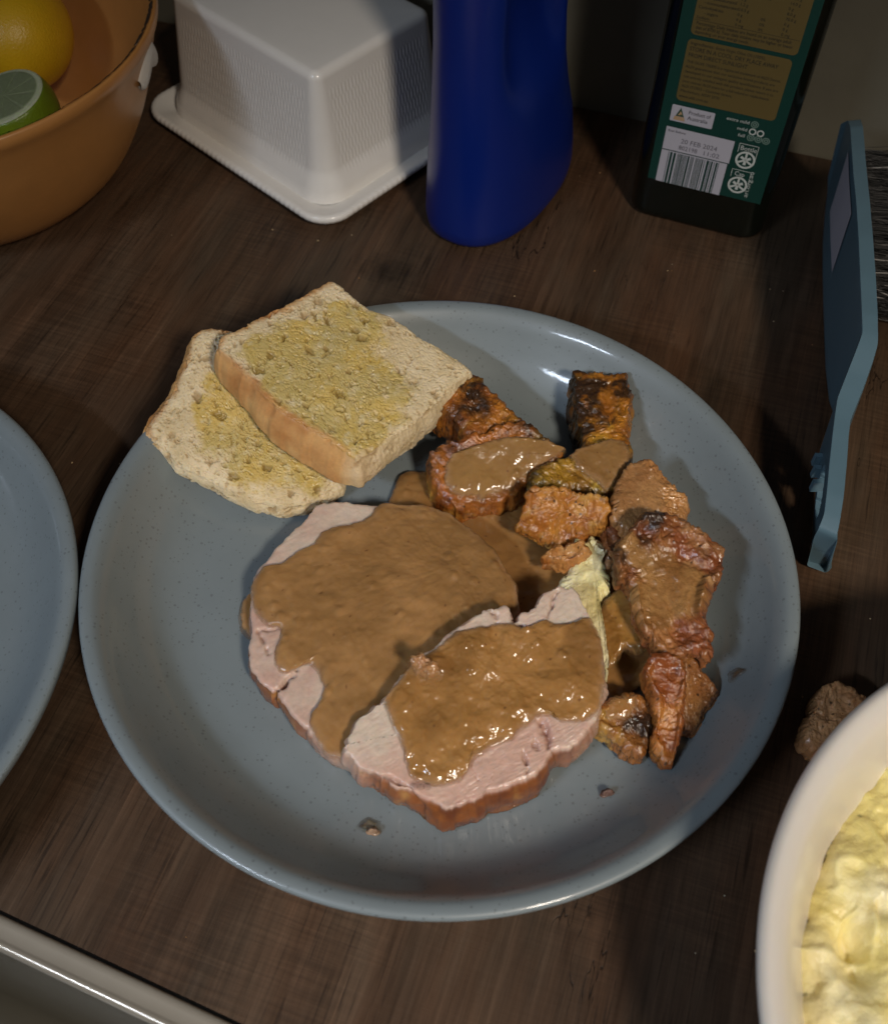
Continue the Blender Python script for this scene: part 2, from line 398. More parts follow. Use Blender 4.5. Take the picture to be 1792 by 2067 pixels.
def slab(name, pts, top, thick, material, parent=None, M=300, K=44, Lr=10, rag=.0006, ragsc=700, er=.002, ed=None,
         bulge=.0006, disp=None, paint=None, zbot=None, center=None, seed=0, sm=1, ztop=None, outdef=0., tag=None, group=None, edge_pow=2, extra=None):
    """pts: traced (px, py[, flag[, outset mm]]) on the top surface"""
    rows = []
    for q in pts:
        h = top.hit(q[0], q[1]); rows.append((h[0], h[1], q[2] if len(q) > 2 else 0., (q[3] if len(q) > 3 else outdef*1000)/1000))
    b = smooth_loop(resample(rows, M), sm)
    xy = b[:, :2]
    if ((xy[:, 0]*np.roll(xy[:, 1], -1)-np.roll(xy[:, 0], -1)*xy[:, 1]).sum()) < 0:
        b = b[::-1]; xy = b[:, :2]
    tg = np.roll(xy, -1, 0)-np.roll(xy, 1, 0); tg /= np.linalg.norm(tg, axis=1)[:, None]+1e-12
    nr = np.stack([tg[:, 1], -tg[:, 0]], 1)
    p3 = np.c_[xy, np.full(M, seed*.37)]
    xy = xy+nr*(fbm(p3, ragsc, 4, seed, .65)*rag)[:, None]
    c = star_centre(xy)
    zt = ztop or (lambda x, y: top.z(x, y))
    zb = zbot or (lambda x, y: zt(x, y)-thick)
    ed = er if ed is None else ed
    V = []; T = []; SI = []; FL = []; SD = []
    ts = 1-(1-np.linspace(0, 1, K+1)[1:])**1.25
    rad = np.linalg.norm(xy-c, axis=1)
    smc = smooth_loop(xy, 0)
    for t in ts:
        q = c+(xy-c)*t; d = (1-t)*rad
        u = np.clip(d/er, 0, 1); drop = ed*(1-(1-(1-u)**edge_pow)**(1/edge_pow))
        V.append(np.c_[q, zt(q[:, 0], q[:, 1])-drop]); T.append(d); SI.append(np.zeros(M)); FL.append(b[:, 2])
    zt_e = V[-1][:, 2]; zb_e = np.minimum(zb(xy[:, 0], xy[:, 1]), zt_e-.0004)
    for l in range(1, Lr+1):
        f = l/Lr; off = bulge*math.sin(math.pi*f)+b[:, 3]*f
        q = xy+nr*off[:, None] if not np.isscalar(off) else xy+nr*off
        zbl = np.minimum(zb(q[:, 0], q[:, 1]), zt_e-.0004)
        V.append(np.c_[q, zt_e+(zbl-zt_e)*f]); T.append(-np.ones(M)*f*np.maximum(zt_e-zbl, 1e-5)); SI.append(np.full(M, f)); FL.append(b[:, 2])
    last = V[-1]
    for t in (.8, .4):
        q = c+(last[:, :2]-c)*t; V.append(np.c_[q, zb(q[:, 0], q[:, 1])]); T.append(np.full(M, -.05)); SI.append(np.full(M, 1.)); FL.append(b[:, 2])
    R = len(V); V = np.vstack(V); T = np.concatenate(T); SI = np.concatenate(SI); FL = np.concatenate(FL)
    ct = np.array([[c[0], c[1], float(zt(np.array([c[0]]), np.array([c[1]]))[0])]]); cb = np.array([[c[0], c[1], float(zb(np.array([c[0]]), np.array([c[1]]))[0])]])
    V = np.vstack([V, ct, cb]); T = np.r_[T, rad.mean(), -.05]; SI = np.r_[SI, 0, 1]; FL = np.r_[FL, 0, 0]
    F = []; i = np.arange(M); j = (i+1) % M
    for r in range(R-1):
        F += np.c_[r*M+i, (r+1)*M+i, (r+1)*M+j, r*M+j].tolist()
    F += np.c_[np.full(M, R*M), i, j].tolist(); F += np.c_[np.full(M, R*M+1), (R-1)*M+j, (R-1)*M+i].tolist()
    # vertex normals
    VN = np.zeros_like(V)
    G = V[:R*M].reshape(R, M, 3)
    du = np.roll(G, -1, 1)-np.roll(G, 1, 1); dv = np.gradient(G, axis=0)
    nn = np.cross(dv, du); nn /= np.linalg.norm(nn, axis=2)[..., None]+1e-12
    VN[:R*M] = nn.reshape(-1, 3); VN[R*M] = (0, 0, 1); VN[R*M+1] = (0, 0, -1)
    k_ = ss(er*.2, er*1.2+1e-6, T)*(SI == 0); VN = VN*(1-k_[:, None])+np.array([0, 0, 1.])*k_[:, None]; bad = (SI == 0) & (VN[:, 2] < 0); VN[bad] = (0, 0, 1)
    base = V.copy()
    slab.FL = FL
    if disp is not None: V = V+VN*(disp(base, T, SI, VN))[:, None]
    if extra is not None: V = extra(V, T, SI)
    V[SI > .8, 2] = np.maximum(V[SI > .8, 2], np.minimum(base[SI > .8, 2], 1))
    col = paint(base, T, SI, FL, VN) if paint else None
    ob_ = mesh(name, V, F, material, parent, col=col, tag=tag, group=group)
    ea = ob_.data.attributes.new('Edge', 'FLOAT', 'POINT'); ea.data.foreach_set('value', (np.maximum(T, -.002)*1000).astype(np.float32))
    return ob_
def zz(x0, y0, sc, pts):
    """zoom crop coordinates -> working pixels; sc = crop pixels per source pixel"""
    return [((x0+q[0]/sc)/1.98158, (y0+q[1]/sc)/1.98158, *q[2:]) for q in pts]
Zb = lambda p: zz(500, 1050, 1.28, p)
Zr = lambda p: zz(1600, 1400, 1.28, p)
Zm = lambda p: zz(900, 1900, 1.12, p)
Zg = lambda p: zz(2200, 1900, 1.59, p)

# ------------------------------------------------------------------ bread
def bread_pits(p, seed):
    w_ = p+np.stack([fbm(p, 420, 3, seed+5+k) for k in range(3)], 1)*.0022
    d1, i1 = worley(w_, 190, seed); d2, i2 = worley(w_, 430, seed+3); d3, i3 = worley(w_, 900, seed+4)
    bw = lambda d, r: np.clip(1-(d/r)**2, 0, 1)
    return np.maximum.reduce([bw(d1, .40)**.6*(i1 > .76), bw(d2, .46)**.7*(i2 > .64)*.62, bw(d3, .5)*(i3 > .55)*.34])
def bread_disp(seed, calm=None):
    def f(p, T, SI, VN):
        cr = np.where(SI > 0, slab.FL, 0); topm = (SI == 0)
        lo = fbm(p, 60, 2, seed)*.0011
        pit = -bread_pits(p, seed)*.0017
        fine = fbm(p, 1300, 2, seed+8, .6)*.00020
        return np.where(topm, lo+pit+fine, (fbm(p, 80, 3, seed+2)*.0011+pit*.7+fine)*(1-cr)+cr*(fbm(p, 120, 3, seed+2)*.0007))
    return f
def bread_paint(butter, seed, brown=(.44, .185, .05)):
    crumb = np.array([.66, .52, .30]); pale = np.array([.80, .66, .43]); but = np.array([.54, .41, .125]); but2 = np.array([.62, .43, .09]); br = np.array(brown); tan = np.array([.66, .38, .14])
    def f(p, T, SI, FL, VN):
        n = fbm(p, 160, 4, seed); c = mix(np.tile(crumb, (len(p), 1)), pale, np.clip(.5+n*1.1, 0, 1))
        pit_shade = bread_pits(p, seed)
        c = mix(c, np.array([.36, .24, .11]), np.clip(pit_shade*1.1, 0, .8))  # denser crumb tone, plus shade painted into the pits so they look hollow
        b = butter(p); b = np.clip(b+fbm(p, 220, 4, seed+3, .65)*.75, 0, 1)*(SI == 0); b = ss(.22, .92, b)
        bc = mix(np.tile(but, (len(p), 1)), but2, np.clip(.5+fbm(p, 90, 3, seed+6)*1.6, 0, 1)); bc = mix(bc, np.array([.70, .60, .34]), np.clip(fbm(p, 380, 3, seed+7)*1.6-.25, 0, .8)); bc = mix(bc, np.array([.26, .17, .035]), np.clip(pit_shade*1.1, 0, .8))  # buttered pits carry the same painted-in shade
        c = mix(c, bc, b*.85)
        # crust: sides flagged, and a thin toasted line on the top edge
        cr = np.where(SI > 0, 1., ss(.0042, .0004, T+fbm(p, 300, 3, seed+1)*.0016)*.8)*FL
        shade = np.clip(.5+fbm(p, 110, 4, seed+2)*1.3, 0, 1)
        cc = mix(np.tile(br, (len(p), 1)), tan, np.clip(shade*.8+.35*ss(.3, .9, SI), 0, 1))
        c = mix(c, cc, np.clip(cr*1.15, 0, 1))
        wet = b*np.clip(.7+fbm(p, 300, 3, seed+9)*1.6, 0, 1)
        return np.c_[c, wet]
    return f
def blobs(pl, lst):
    """soft mask from traced blobs (px, py, radius mm)"""
    cs = [(*pl.hit(x, y)[:2], r/1000) for x, y, r in lst]
    def f(p):
        m = np.zeros(len(p))
        for cx, cy, r in cs: m = np.maximum(m, 1-ss(.55, 1.25, np.hypot(p[:, 0]-cx, p[:, 1]-cy)/r))
        return m
    return f
PB2 = Plane((300, 850, .038), (480, 680, .045), (650, 1000, .0175))
b2 = Zb([(380, 318, 1, 3), (440, 312, 1, 2), (500, 318, 1, 1), (600, 345, .7, 0), (760, 560, 0, 0), (960, 820, 0, 0), (1120, 1040, 0, 0), (1105, 1120, 0), (1070, 1150, 0), (1000, 1180, 0), (900, 1222, 0), (800, 1235, 0), (650, 1208, 0), (500, 1140, 0), (380, 1075, .0), (250, 1005, 0), (145, 905, .1), (92, 862, .8, 1), (140, 765, 1, 3), (200, 690, 1, 3), (255, 580, 1, 3), (300, 480, 1, 3), (335, 370, 1, 3)])
g2 = blobs(PB2, [(*Zb([(560, 840)])[0], 17), (*Zb([(700, 950)])[0], 19), (*Zb([(850, 1010)])[0], 13), (*Zb([(470, 780)])[0], 10), (*Zb([(950, 1110)])[0], 7), (*Zb([(480, 620)])[0], 7)])
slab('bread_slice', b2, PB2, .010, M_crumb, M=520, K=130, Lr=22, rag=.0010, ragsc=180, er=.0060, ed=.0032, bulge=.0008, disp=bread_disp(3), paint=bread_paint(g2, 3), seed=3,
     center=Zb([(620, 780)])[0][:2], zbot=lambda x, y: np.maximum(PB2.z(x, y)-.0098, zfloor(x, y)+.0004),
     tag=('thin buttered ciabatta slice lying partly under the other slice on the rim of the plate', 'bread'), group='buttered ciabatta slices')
PB1 = Plane((434, 712, .058), (720, 930, .041), (930, 735, .040))
b1 = Zb([(1045, 88, 1, 0), (1075, 92, .2), (1130, 140, 0), (1210, 200, 0), (1280, 240, 0), (1400, 300, 0), (1500, 370, 0), (1620, 440, 0), (1720, 510, 0), (1775, 555, 0), (1710, 600, 0), (1600, 700, 0), (1480, 810, 0), (1340, 905, 0), (1190, 1010, .2, 2),
         (1100, 950, 1, 6), (1000, 880, 1, 6), (900, 825, 1, 6), (800, 760, 1, 5.5), (715, 680, 1, 5), (640, 600, 1, 4), (560, 525, 1, 3.5), (490, 462, 1, 3), (462, 440, 1, 2), (503, 375, 1, 3), (596, 330, 1, 3), (726, 254, 1, 3), (876, 182, 1, 3), (966, 130, 1, 2)])
g1 = blobs(PB1, [(*Zb([(900, 420)])[0], 15), (*Zb([(1150, 350)])[0], 17), (*Zb([(1080, 560)])[0], 21), (*Zb([(1230, 650)])[0], 20), (*Zb([(900, 640)])[0], 19), (*Zb([(1060, 800)])[0], 20), (*Zb([(1200, 850)])[0], 12), (*Zb([(760, 480)])[0], 13), (*Zb([(1090, 240)])[0], 6), (*Zb([(1120, 930)])[0], 8)])
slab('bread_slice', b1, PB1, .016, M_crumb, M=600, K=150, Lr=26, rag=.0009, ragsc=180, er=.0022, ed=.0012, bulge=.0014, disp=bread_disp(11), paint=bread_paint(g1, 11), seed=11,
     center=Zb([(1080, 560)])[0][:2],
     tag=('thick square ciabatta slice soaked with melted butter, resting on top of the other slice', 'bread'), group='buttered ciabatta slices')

# ------------------------------------------------------------------ pork and gravy
def meat_disp(seed, cuts=()):
    def f(p, T, SI, VN):
        q = p.copy(); a = .6; q = np.c_[p[:, 0]*math.cos(a)+p[:, 1]*math.sin(a), (-p[:, 0]*math.sin(a)+p[:, 1]*math.cos(a))*3.2, p[:, 2]]
        d = fbm(p, 45, 2, seed)*.0010+fbm(q, 160, 4, seed+2, .6)*.00026+fbm(q, 620, 2, seed+6)*.00012
        d = d+np.where(SI > 0, fbm(p, 110, 3, seed+4, .55)*.0010, 0)
        for (x0, y0), (x1, y1), wd, dp in cuts:
            ux, uy = x1-x0, y1-y0; L2 = ux*ux+uy*uy
            t = np.clip(((p[:, 0]-x0)*ux+(p[:, 1]-y0)*uy)/L2, 0, 1)
            dd = np.hypot(p[:, 0]-x0-ux*t+fbm(p, 300, 2, 77)*.0012, p[:, 1]-y0-uy*t+fbm(p, 300, 2, 78)*.0012)+fbm(p, 500, 2, seed+7)*.0004+wd*1.2*np.abs(t-.5)
            d = d-dp*np.exp(-(dd/wd)**2)*(1-.0*t)
        return d
    return f
def meat_paint(seed, crustflag=True, cuts=()):
    pale = np.array([.68, .55, .44]); pink = np.array([.62, .40, .315]); crust = np.array([.27, .090, .024]); dark = np.array([.16, .05, .02])
    def f(p, T, SI, FL, VN):
        n = fbm(p, 70, 4, seed); c = mix(np.tile(pale, (len(p), 1)), pink, np.clip(FL*.95+n*.8+.02, 0, 1))
        c = mix(c, np.array([.52, .27, .22]), np.clip(fbm(p, 260, 3, seed+2)*.9-.25, 0, .6))
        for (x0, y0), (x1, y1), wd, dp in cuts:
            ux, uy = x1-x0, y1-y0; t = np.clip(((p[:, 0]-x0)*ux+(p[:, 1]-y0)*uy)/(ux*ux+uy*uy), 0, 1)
            dd = np.hypot(p[:, 0]-x0-ux*t+fbm(p, 300, 2, 77)*.0012, p[:, 1]-y0-uy*t+fbm(p, 300, 2, 78)*.0012)+wd*1.2*np.abs(t-.5); c = mix(c, np.array([.22, .07, .055]), np.exp(-(dd/wd/.8)**2)*.8)  # seam red, darkened further: recess shade painted into the cuts
        side = (SI > 0)*ss(.0, .10, SI)
        e = side*FL
        cc = mix(np.tile(crust, (len(p), 1)), dark, np.clip(.4+fbm(p, 180, 4, seed+5)*1.6, 0, 1))
        cc = mix(cc, np.array([.50, .25, .07]), np.clip(fbm(p, 130, 3, seed+6)*2-.3, 0, 1))
        c = mix(c, cc, np.clip(e*1.3, 0, 1))
        c = mix(c, np.array([.55, .32, .24]), np.clip(side*(1-FL)*.5, 0, 1))
        return np.c_[c, np.clip(.25+e*.7+fbm(p, 200, 2, seed+8)*.5, 0, 1)]
    return f
def gravy_paint(seed, base=(.325, .170, .060), alt=(.40, .212, .078), deep=(.24, .120, .038)):
    def f(p, T, SI, FL, VN):
        c = mix(np.tile(np.array(base), (len(p), 1)), np.array(alt), np.clip(.5+fbm(p, 55, 4, seed, .6)*2.3, 0, 1))
        c = mix(c, np.array(deep), np.clip(fbm(p, 38, 4, seed+4, .6)*2.2-.1, 0, .85))
        s, i = worley(p, 330, seed+2); c = mix(c, np.array([.14, .05, .02]), ((s < .16) & (i > .86))*.7)
        c = mix(c, np.array([.44, .26, .13]), ss(.0034, .0, T+fbm(p, 260, 3, seed+14)*.0012)*(SI == 0)*.55)
        return np.c_[c, np.clip(.55+fbm(p, 120, 3, seed+1)*1.2, 0, 1)]
    return f
def gravy_disp(seed, under=None, lump=.0008):
    def f(p, T, SI, VN):
        d = fbm(p, 75, 2, seed)*lump+fbm(p, 210, 3, seed+1, .55)*lump*.6+fbm(p, 520, 2, seed+12)*lump*.10
        s, i = worley(p, 150, seed+6); d = d+np.clip(.35-s, 0, 1)*.0030*(i > .72)
        if under is not None: d = d+under(p)
        return d*np.where(SI > 0, .4, 1)*np.where(SI == 0, ss(-.0002, .003, T)*.8+.2, 1)
    return f
def cutw(pl, px0, py0, px1, py1, wd, dp):
    a, b = pl.hit(px0, py0), pl.hit(px1, py1); return ((a[0], a[1]), (b[0], b[1]), wd, dp)
def under_low(seed):
    return lambda p: fbm(p, 45, 2, seed)*.0010

PM1 = Plane((520, 1150, .0205), (900, 1040, .0215), (680, 1510, .0200))
m1 = [*Zm([(440, 122, 0), (560, 118, 0), (580, 126, 0), (700, 131, 0), (800, 137, 0), (900, 140, 0), (1000, 178, 0), (1080, 235, 0), (1150, 290, 0), (1200, 340, 0), (1250, 420, 0), (1300, 500, 0), (1312, 610, 0)]),
      (1010, 1330, 0), (900, 1430, 0), (790, 1515, 0), *Zm([(520, 1268, .3), (450, 1235, .4), (410, 1190, .5), (370, 1130, .7), (300, 1062, .8), (262, 1015, 1), (240, 985, 1), (150, 920, .9), (112, 850, .9), (108, 770, .8), (120, 700, .6), (112, 620, .5), (118, 520, .5), (132, 455, .3), (155, 408, .2), (290, 262, 0), (370, 180, 0), (405, 132, 0)])]
cuts1 = [cutw(PM1, *Zm([(225, 985)])[0], *Zm([(318, 880)])[0], .0009, .006), cutw(PM1, *Zm([(150, 700)])[0], *Zm([(200, 800)])[0], .0007, .002), cutw(PM1, *Zm([(160, 690)])[0], *Zm([(245, 690)])[0], .0006, .0015)]
s1 = thing('pork_slice', 'larger back slice of roast pork almost covered by brown gravy, flat on the plate', 'roast pork', (*PM1.hit(750, 1250)[:2], .008), group='slices of roast pork')
slab('meat', m1, PM1, .013, M_meat, s1, M=460, K=80, Lr=12, rag=.0011, ragsc=260, er=.0018, ed=.0010, bulge=.0010, disp=meat_disp(21, cuts1), paint=meat_paint(21, cuts=cuts1), seed=21, center=(760, 1270),
     zbot=lambda x, y: zfloor(x, y)+.0003)
gm1 = Zm([(700, 126), (800, 133), (900, 137), (1000, 172), (1080, 228), (1150, 284), (1205, 335), (1256, 415), (1308, 500), (1322, 610)])+[(1010, 1335), (900, 1432), (790, 1520)]+Zm([(530, 1276), (500, 1278), (450, 1262), (418, 1215), (398, 1170), (375, 1118), (384, 1092), (400, 1060), (425, 1015), (438, 960), (412, 890), (375, 855), (345, 862), (318, 878), (290, 890), (262, 896), (236, 884), (218, 850), (222, 800), (240, 740), (255, 700), (240, 686), (190, 680), (155, 650), (125, 600), (112, 560), (120, 500), (135, 455), (168, 420), (215, 412), (250, 402), (300, 366), (335, 340), (390, 318), (412, 285), (430, 258), (480, 240), (560, 225), (620, 205), (655, 178), (668, 150)])
slab('gravy_coating', gm1, PM1, .003, M_gravy, s1, M=460, K=100, Lr=5, rag=.0007, ragsc=300, er=.0075, ed=.0024, bulge=.0002, disp=gravy_disp(31, under_low(21), .0010), paint=gravy_paint(31), seed=31, center=(760, 1270),
     ztop=lambda x, y: PM1.z(x, y)+.0026, zbot=lambda x, y: PM1.z(x, y)-.0012)

PM2 = Plane((700, 1505, .0270), (1120, 1200, .0340), (1010, 1600, .0225))
m2 = [(692, 1500, 0), *Zm([(540, 1200, 0), (590, 1105, 0), (645, 1050, 0), (700, 1003, 0), (790, 903, 0), (835, 850, 0), (900, 800, 0), (940, 782, 0), (1010, 712, 0), (1060, 674, 0), (1130, 614, 0), (1190, 592, .0), (1222, 590, 0), (1250, 582, 0), (1272, 600, 0), (1284, 640, 0), (1312, 652, 0), (1330, 618, 0), (1350, 612, 0), (1388, 596, 0), (1410, 560, 0), (1432, 520, 0), (1470, 500, 0), (1500, 482, 0), (1530, 497, 0), (1560, 492, 0), (1590, 530, 0), (1604, 570, 0), (1642, 640, 0), (1682, 740, 0), (1697, 850, 0), (1697, 950, 0), (1672, 1060, .2), (1630, 1120, .5), (1585, 1200, .6), (1530, 1222, .7), (1465, 1232, .8), (1440, 1290, 1, 1), (1390, 1335, 1, 3), (1310, 1374, 1, 3.5), (1250, 1398, 1, 3.5), (1180, 1420, 1, 3), (1100, 1460, 1, 3), (1050, 1482, 1, 2.5), (1000, 1492, 1, 3), (950, 1472, 1, 3), (900, 1444, .9, 2), (860, 1426, .9, 1), (800, 1400, .8), (740, 1383, .8), (680, 1348, .7), (620, 1325, .5), (570, 1288, .3), (530, 1240, .2)])]
cuts2 = [cutw(PM2, *Zm([(1335, 1240)])[0], *Zm([(1350, 1320)])[0], .0006, .0022), cutw(PM2, *Zm([(1420, 1100)])[0], *Zm([(1450, 1205)])[0], .0014, .0024), cutw(PM2, *Zm([(1385, 1170)])[0], *Zm([(1395, 1225)])[0], .0006, .0015),
         cutw(PM2, *Zm([(580, 1320)])[0], *Zm([(830, 1400)])[0], .0009, .0020), cutw(PM2, *Zm([(830, 1400)])[0], *Zm([(890, 1480)])[0], .0009, .0018), cutw(PM2, *Zm([(1290, 640)])[0], *Zm([(1350, 720)])[0], .0012, .0028),
         cutw(PM2, *Zm([(1185, 600)])[0], *Zm([(1215, 650)])[0], .0006, .0016), cutw(PM2, *Zm([(1480, 520)])[0], *Zm([(1440, 640)])[0], .0007, .0015), cutw(PM2, *Zm([(1100, 1300)])[0], *Zm([(1130, 1360)])[0], .0005, .0010)]
s2 = thing('pork_slice', 'smaller front slice of roast pork with bare pink lower edge, propped on the other slice', 'roast pork', (*PM2.hit(980, 1430)[:2], .008), group='slices of roast pork')
slab('meat', m2, PM2, .015, M_meat, s2, M=520, K=100, Lr=16, rag=.0013, ragsc=260, er=.0016, ed=.0009, bulge=.0012, disp=meat_disp(41, cuts2), paint=meat_paint(41, cuts=cuts2), seed=41, center=(980, 1420),
     zbot=lambda x, y: np.maximum(PM2.z(x, y)-.0145, zfloor(x, y)+.0004), outdef=.0008)
gm2 = Zm([(1140, 682), (1200, 668), (1250, 664), (1300, 672), (1330, 690), (1380, 668), (1440, 650), (1480, 668), (1540, 664), (1600, 648), (1640, 640), (1684, 740), (1700, 850), (1700, 950), (1675, 1060), (1630, 1098), (1580, 1112), (1540, 1118), (1500, 1108), (1460, 1082), (1430, 1080), (1400, 1092), (1360, 1130), (1320, 1150), (1290, 1182), (1240, 1215), (1190, 1232), (1150, 1260), (1120, 1272), (1092, 1308), (1085, 1345), (1060, 1372), (1020, 1392), (980, 1400), (930, 1395), (880, 1386), (838, 1378), (818, 1350), (806, 1300), (790, 1240), (768, 1180), (750, 1140), (735, 1100), (712, 1050), (704, 1015), (722, 985), (752, 945), (782, 910), (815, 868), (850, 838), (905, 805), (948, 778), (1012, 716), (1070, 690)])
slab('gravy_coating', gm2, PM2, .003, M_gravy, s2, M=460, K=100, Lr=5, rag=.0007, ragsc=300, er=.0065, ed=.0024, bulge=.0002, disp=gravy_disp(51, under_low(41), .0015), paint=gravy_paint(51, base=(.36, .178, .052), alt=(.44, .225, .072), deep=(.25, .120, .034)), seed=51, center=(980, 1420),
     ztop=lambda x, y: PM2.z(x, y)+.0026, zbot=lambda x, y: PM2.z(x, y)-.0012)
# lump of crackling stuck in the gravy, and small peppercorn bubbles at its edge
F1 = Plane((830, 1340, .038), (880, 1340, .040), (850, 1370, .036))
slab('gravy_lump', Zm([(826, 800), (870, 782), (910, 800), (955, 830), (975, 880), (940, 915), (900, 905), (850, 890), (822, 850)]), F1, .008, M_gravy, s2, M=110, K=24, Lr=6, er=.004, ed=.003,
     disp=lambda p, T, SI, VN: fbm(p, 260, 4, 61, .6)*.0020, paint=gravy_paint(61, base=(.42, .20, .08), alt=(.5, .27, .11)), seed=61)
for q in ((845, 1385), (875, 1387), (905, 1386)):
    c = PM2.hit(*Zm([q])[0]); V = []; 
    slab('gravy_bubble', [(Zm([q])[0][0]+5.2*math.cos(a), Zm([q])[0][1]+4.2*math.sin(a)) for a in np.linspace(0, 6.283, 14)[:-1]], Flat(c[2]+.0022), .003, M_gravy, s2, M=26, K=8, Lr=3, rag=0, er=.0011, ed=.0012,
         paint=lambda p, T, SI, FL, VN: np.tile([.16, .10, .09, 1.], (len(p), 1)), seed=63)

# gravy puddle on the plate
PG0 = Flat(.010)
puddle = [*Zr([(-22, 655), (-10, 630), (40, 610), (120, 612), (200, 640), (330, 560), (500, 560), (700, 560), (870, 640), (1000, 700)]), (1180, 960), (1260, 1020), (1300, 1120), (1325, 1200), (1328, 1300), (1322, 1370), (1270, 1400), (1212, 1432), (1150, 1420), (1050, 1400), (900, 1300), (800, 1180), (790, 1080), (782, 1010)]
slab('gravy_puddle', puddle, PG0, .004, M_gravy, None, M=460, K=90, Lr=5, rag=.0006, ragsc=200, er=.006, ed=.0028, center=(1030, 1180), bulge=.0002,
     disp=gravy_disp(71, None, .0010), paint=gravy_paint(71, base=(.30, .152, .050), alt=(.34, .175, .058), deep=(.25, .125, .038)), seed=71,
     ztop=lambda x, y: np.maximum(zfloor(x, y)+.0034, .0108+0*x), zbot=lambda x, y: zfloor(x, y)+.0002,
     tag=('pool of brown gravy running between the pork slices and the roast pumpkin on the plate', 'gravy'))
slab('gravy_puddle', [(500, 1192), (486, 1212), (481, 1240), (487, 1266), (503, 1284), (530, 1282), (550, 1240), (530, 1200)], Flat(.0105), .004, M_gravy, None, M=120, K=24, Lr=4, er=.004, ed=.003, zbot=lambda x, y: zfloor(x, y)+.0002,
     paint=gravy_paint(72), seed=72, tag=('small spill of brown gravy on the plate at the left end of the pork', 'gravy'))

# ------------------------------------------------------------------ roast pumpkin, crackling and mash
DARK = .98
def roast_disp(seed, amp=.0016, lip=0, glaze=None):
    def f(p, T, SI, VN):
        a = seed*1.3; q = np.c_[p[:, 0]*math.cos(a)+p[:, 1]*math.sin(a), (-p[:, 0]*math.sin(a)+p[:, 1]*math.cos(a))*1.7, p[:, 2]]+np.stack([fbm(p, 90, 2, seed+20+k) for k in range(3)], 1)*.006
        r = 1-np.abs(fbm(q, 95, 4, seed+1, .6))*2.2
        l = lip*np.exp(-((T-.0022)/.0016)**2)*(SI == 0)*(.4+.9*vn(p, 60, seed+30)) if lip else 0
        hf = (r-.5)*amp*.8+fbm(p, 420, 3, seed+3, .65)*amp*.34
        if glaze is not None: m = glaze(p)*(SI == 0); hf = hf*(1-.8*m)+m*(.0006+fbm(p, 190, 3, seed+40)*.0007)
        return fbm(p, 70, 3, seed)*amp*1.2+hf+l
    return f
def roast_paint(seed, a=(.42, .15, .022), b=(.24, .075, .014), char=(.022, .013, .008), hi=(.55, .30, .06), chamt=.5, himt=.3, edge=.004, pts=None, glaze=None, gcol=(.37, .19, .062)):
    def f(p, T, SI, FL, VN):
        c = mix(np.tile(np.array(a), (len(p), 1)), np.array(b), np.clip(.5+fbm(p, 110, 4, seed, .6)*1.7, 0, 1))
        c = mix(c, np.array(hi), np.clip(fbm(p, 75, 4, seed+5, .6)*2.6-.9+himt*1.7, 0, 1))*DARK
        c = mix(c, np.array(b)*.5, np.clip(fbm(p, 300, 3, seed+11, .7)*2.4-.45, 0, .6))
        e = ss(edge, 0, np.where(SI > 0, 0, T)+fbm(p, 190, 4, seed+2, .65)*edge*1.1)*chamt*(1-.45*(SI > .25))
        ch = np.clip(e+np.clip(fbm(p, 130, 4, seed+7, .65)*2.6-1.5+chamt, 0, 1), 0, 1)
        if pts is not None: ch = np.clip(ch+pts(p)*(.75+fbm(p, 260, 3, seed+4)*.9), 0, 1)
        ch = np.clip(ch+FL*(.6+fbm(p, 260, 3, seed+4)), 0, 1)
        c = mix(c, np.array(char), ch*.93)
        s, i = worley(p, 420, seed+8); c = mix(c, np.array(char), ((s < .22) & (i > .78))*.8)
        wet = np.clip(.45+fbm(p, 260, 3, seed+6)*2.0, 0, 1)
        if glaze is not None:
            m = np.clip(glaze(p)*1.25+fbm(p, 150, 4, seed+41, .6)*.55*(glaze(p) > .02), 0, 1)*(SI < .3)
            gc = mix(np.tile(np.array(gcol), (len(p), 1)), np.array(gcol)*np.array([.68, .60, .55]), np.clip(.45+fbm(p, 90, 4, seed+42, .6)*1.8, 0, 1))
            c = mix(c, gc, m*.9); wet = np.maximum(wet, m)
        return np.c_[c, wet]
    return f
def piece(name, label, cat, pts, pl, th, seed, amp=.0016, er=.0035, ed=.002, M=300, K=60, paint=None, center=None, gravy=(), group=None, rag=.0019, floor=True, bulge=.001, outdef=0., lip=0, glaze=None):
    c = pl.hit(*(center or np.array([q[:2] for q in pts]).mean(0)))
    t = thing(name, label, cat, (c[0], c[1], max(.008, c[2]-th)), group=group) if gravy else None
    dsp = roast_disp(seed, amp, lip, glaze)
    zb = (lambda x, y: np.maximum(pl.z(x, y)-th, zfloor(x, y)+.0006)) if floor else None
    o = slab('flesh' if t else name, pts, pl, th, M_roast, t, M=M, K=K, Lr=12, rag=rag, ragsc=300, er=er, ed=ed, disp=dsp, paint=paint or roast_paint(seed), zbot=zb, center=center, seed=seed, bulge=bulge, outdef=outdef,
             tag=None if t else (label, cat), group=None if t else group)
    for k, (gp, gseed, kw) in enumerate(gravy):
        h = kw.pop('h', .0022)
        lowd = lambda p: fbm(p, 70, 3, seed)*amp*1.2
        slab('gravy_coating', gp, pl, .003, M_gravy, t, M=240, K=44, Lr=4, rag=.0009, ragsc=350, er=.004, ed=h*.8, disp=gravy_disp(gseed, lowd, .0009), paint=gravy_paint(gseed, **kw), seed=gseed,
             ztop=lambda x, y: pl.z(x, y)+h, zbot=lambda x, y: pl.z(x, y)-.0022)
    return o
GP = 'chunks of roast pumpkin on the plate'; GC = 'pieces of roast crackling on the plate'
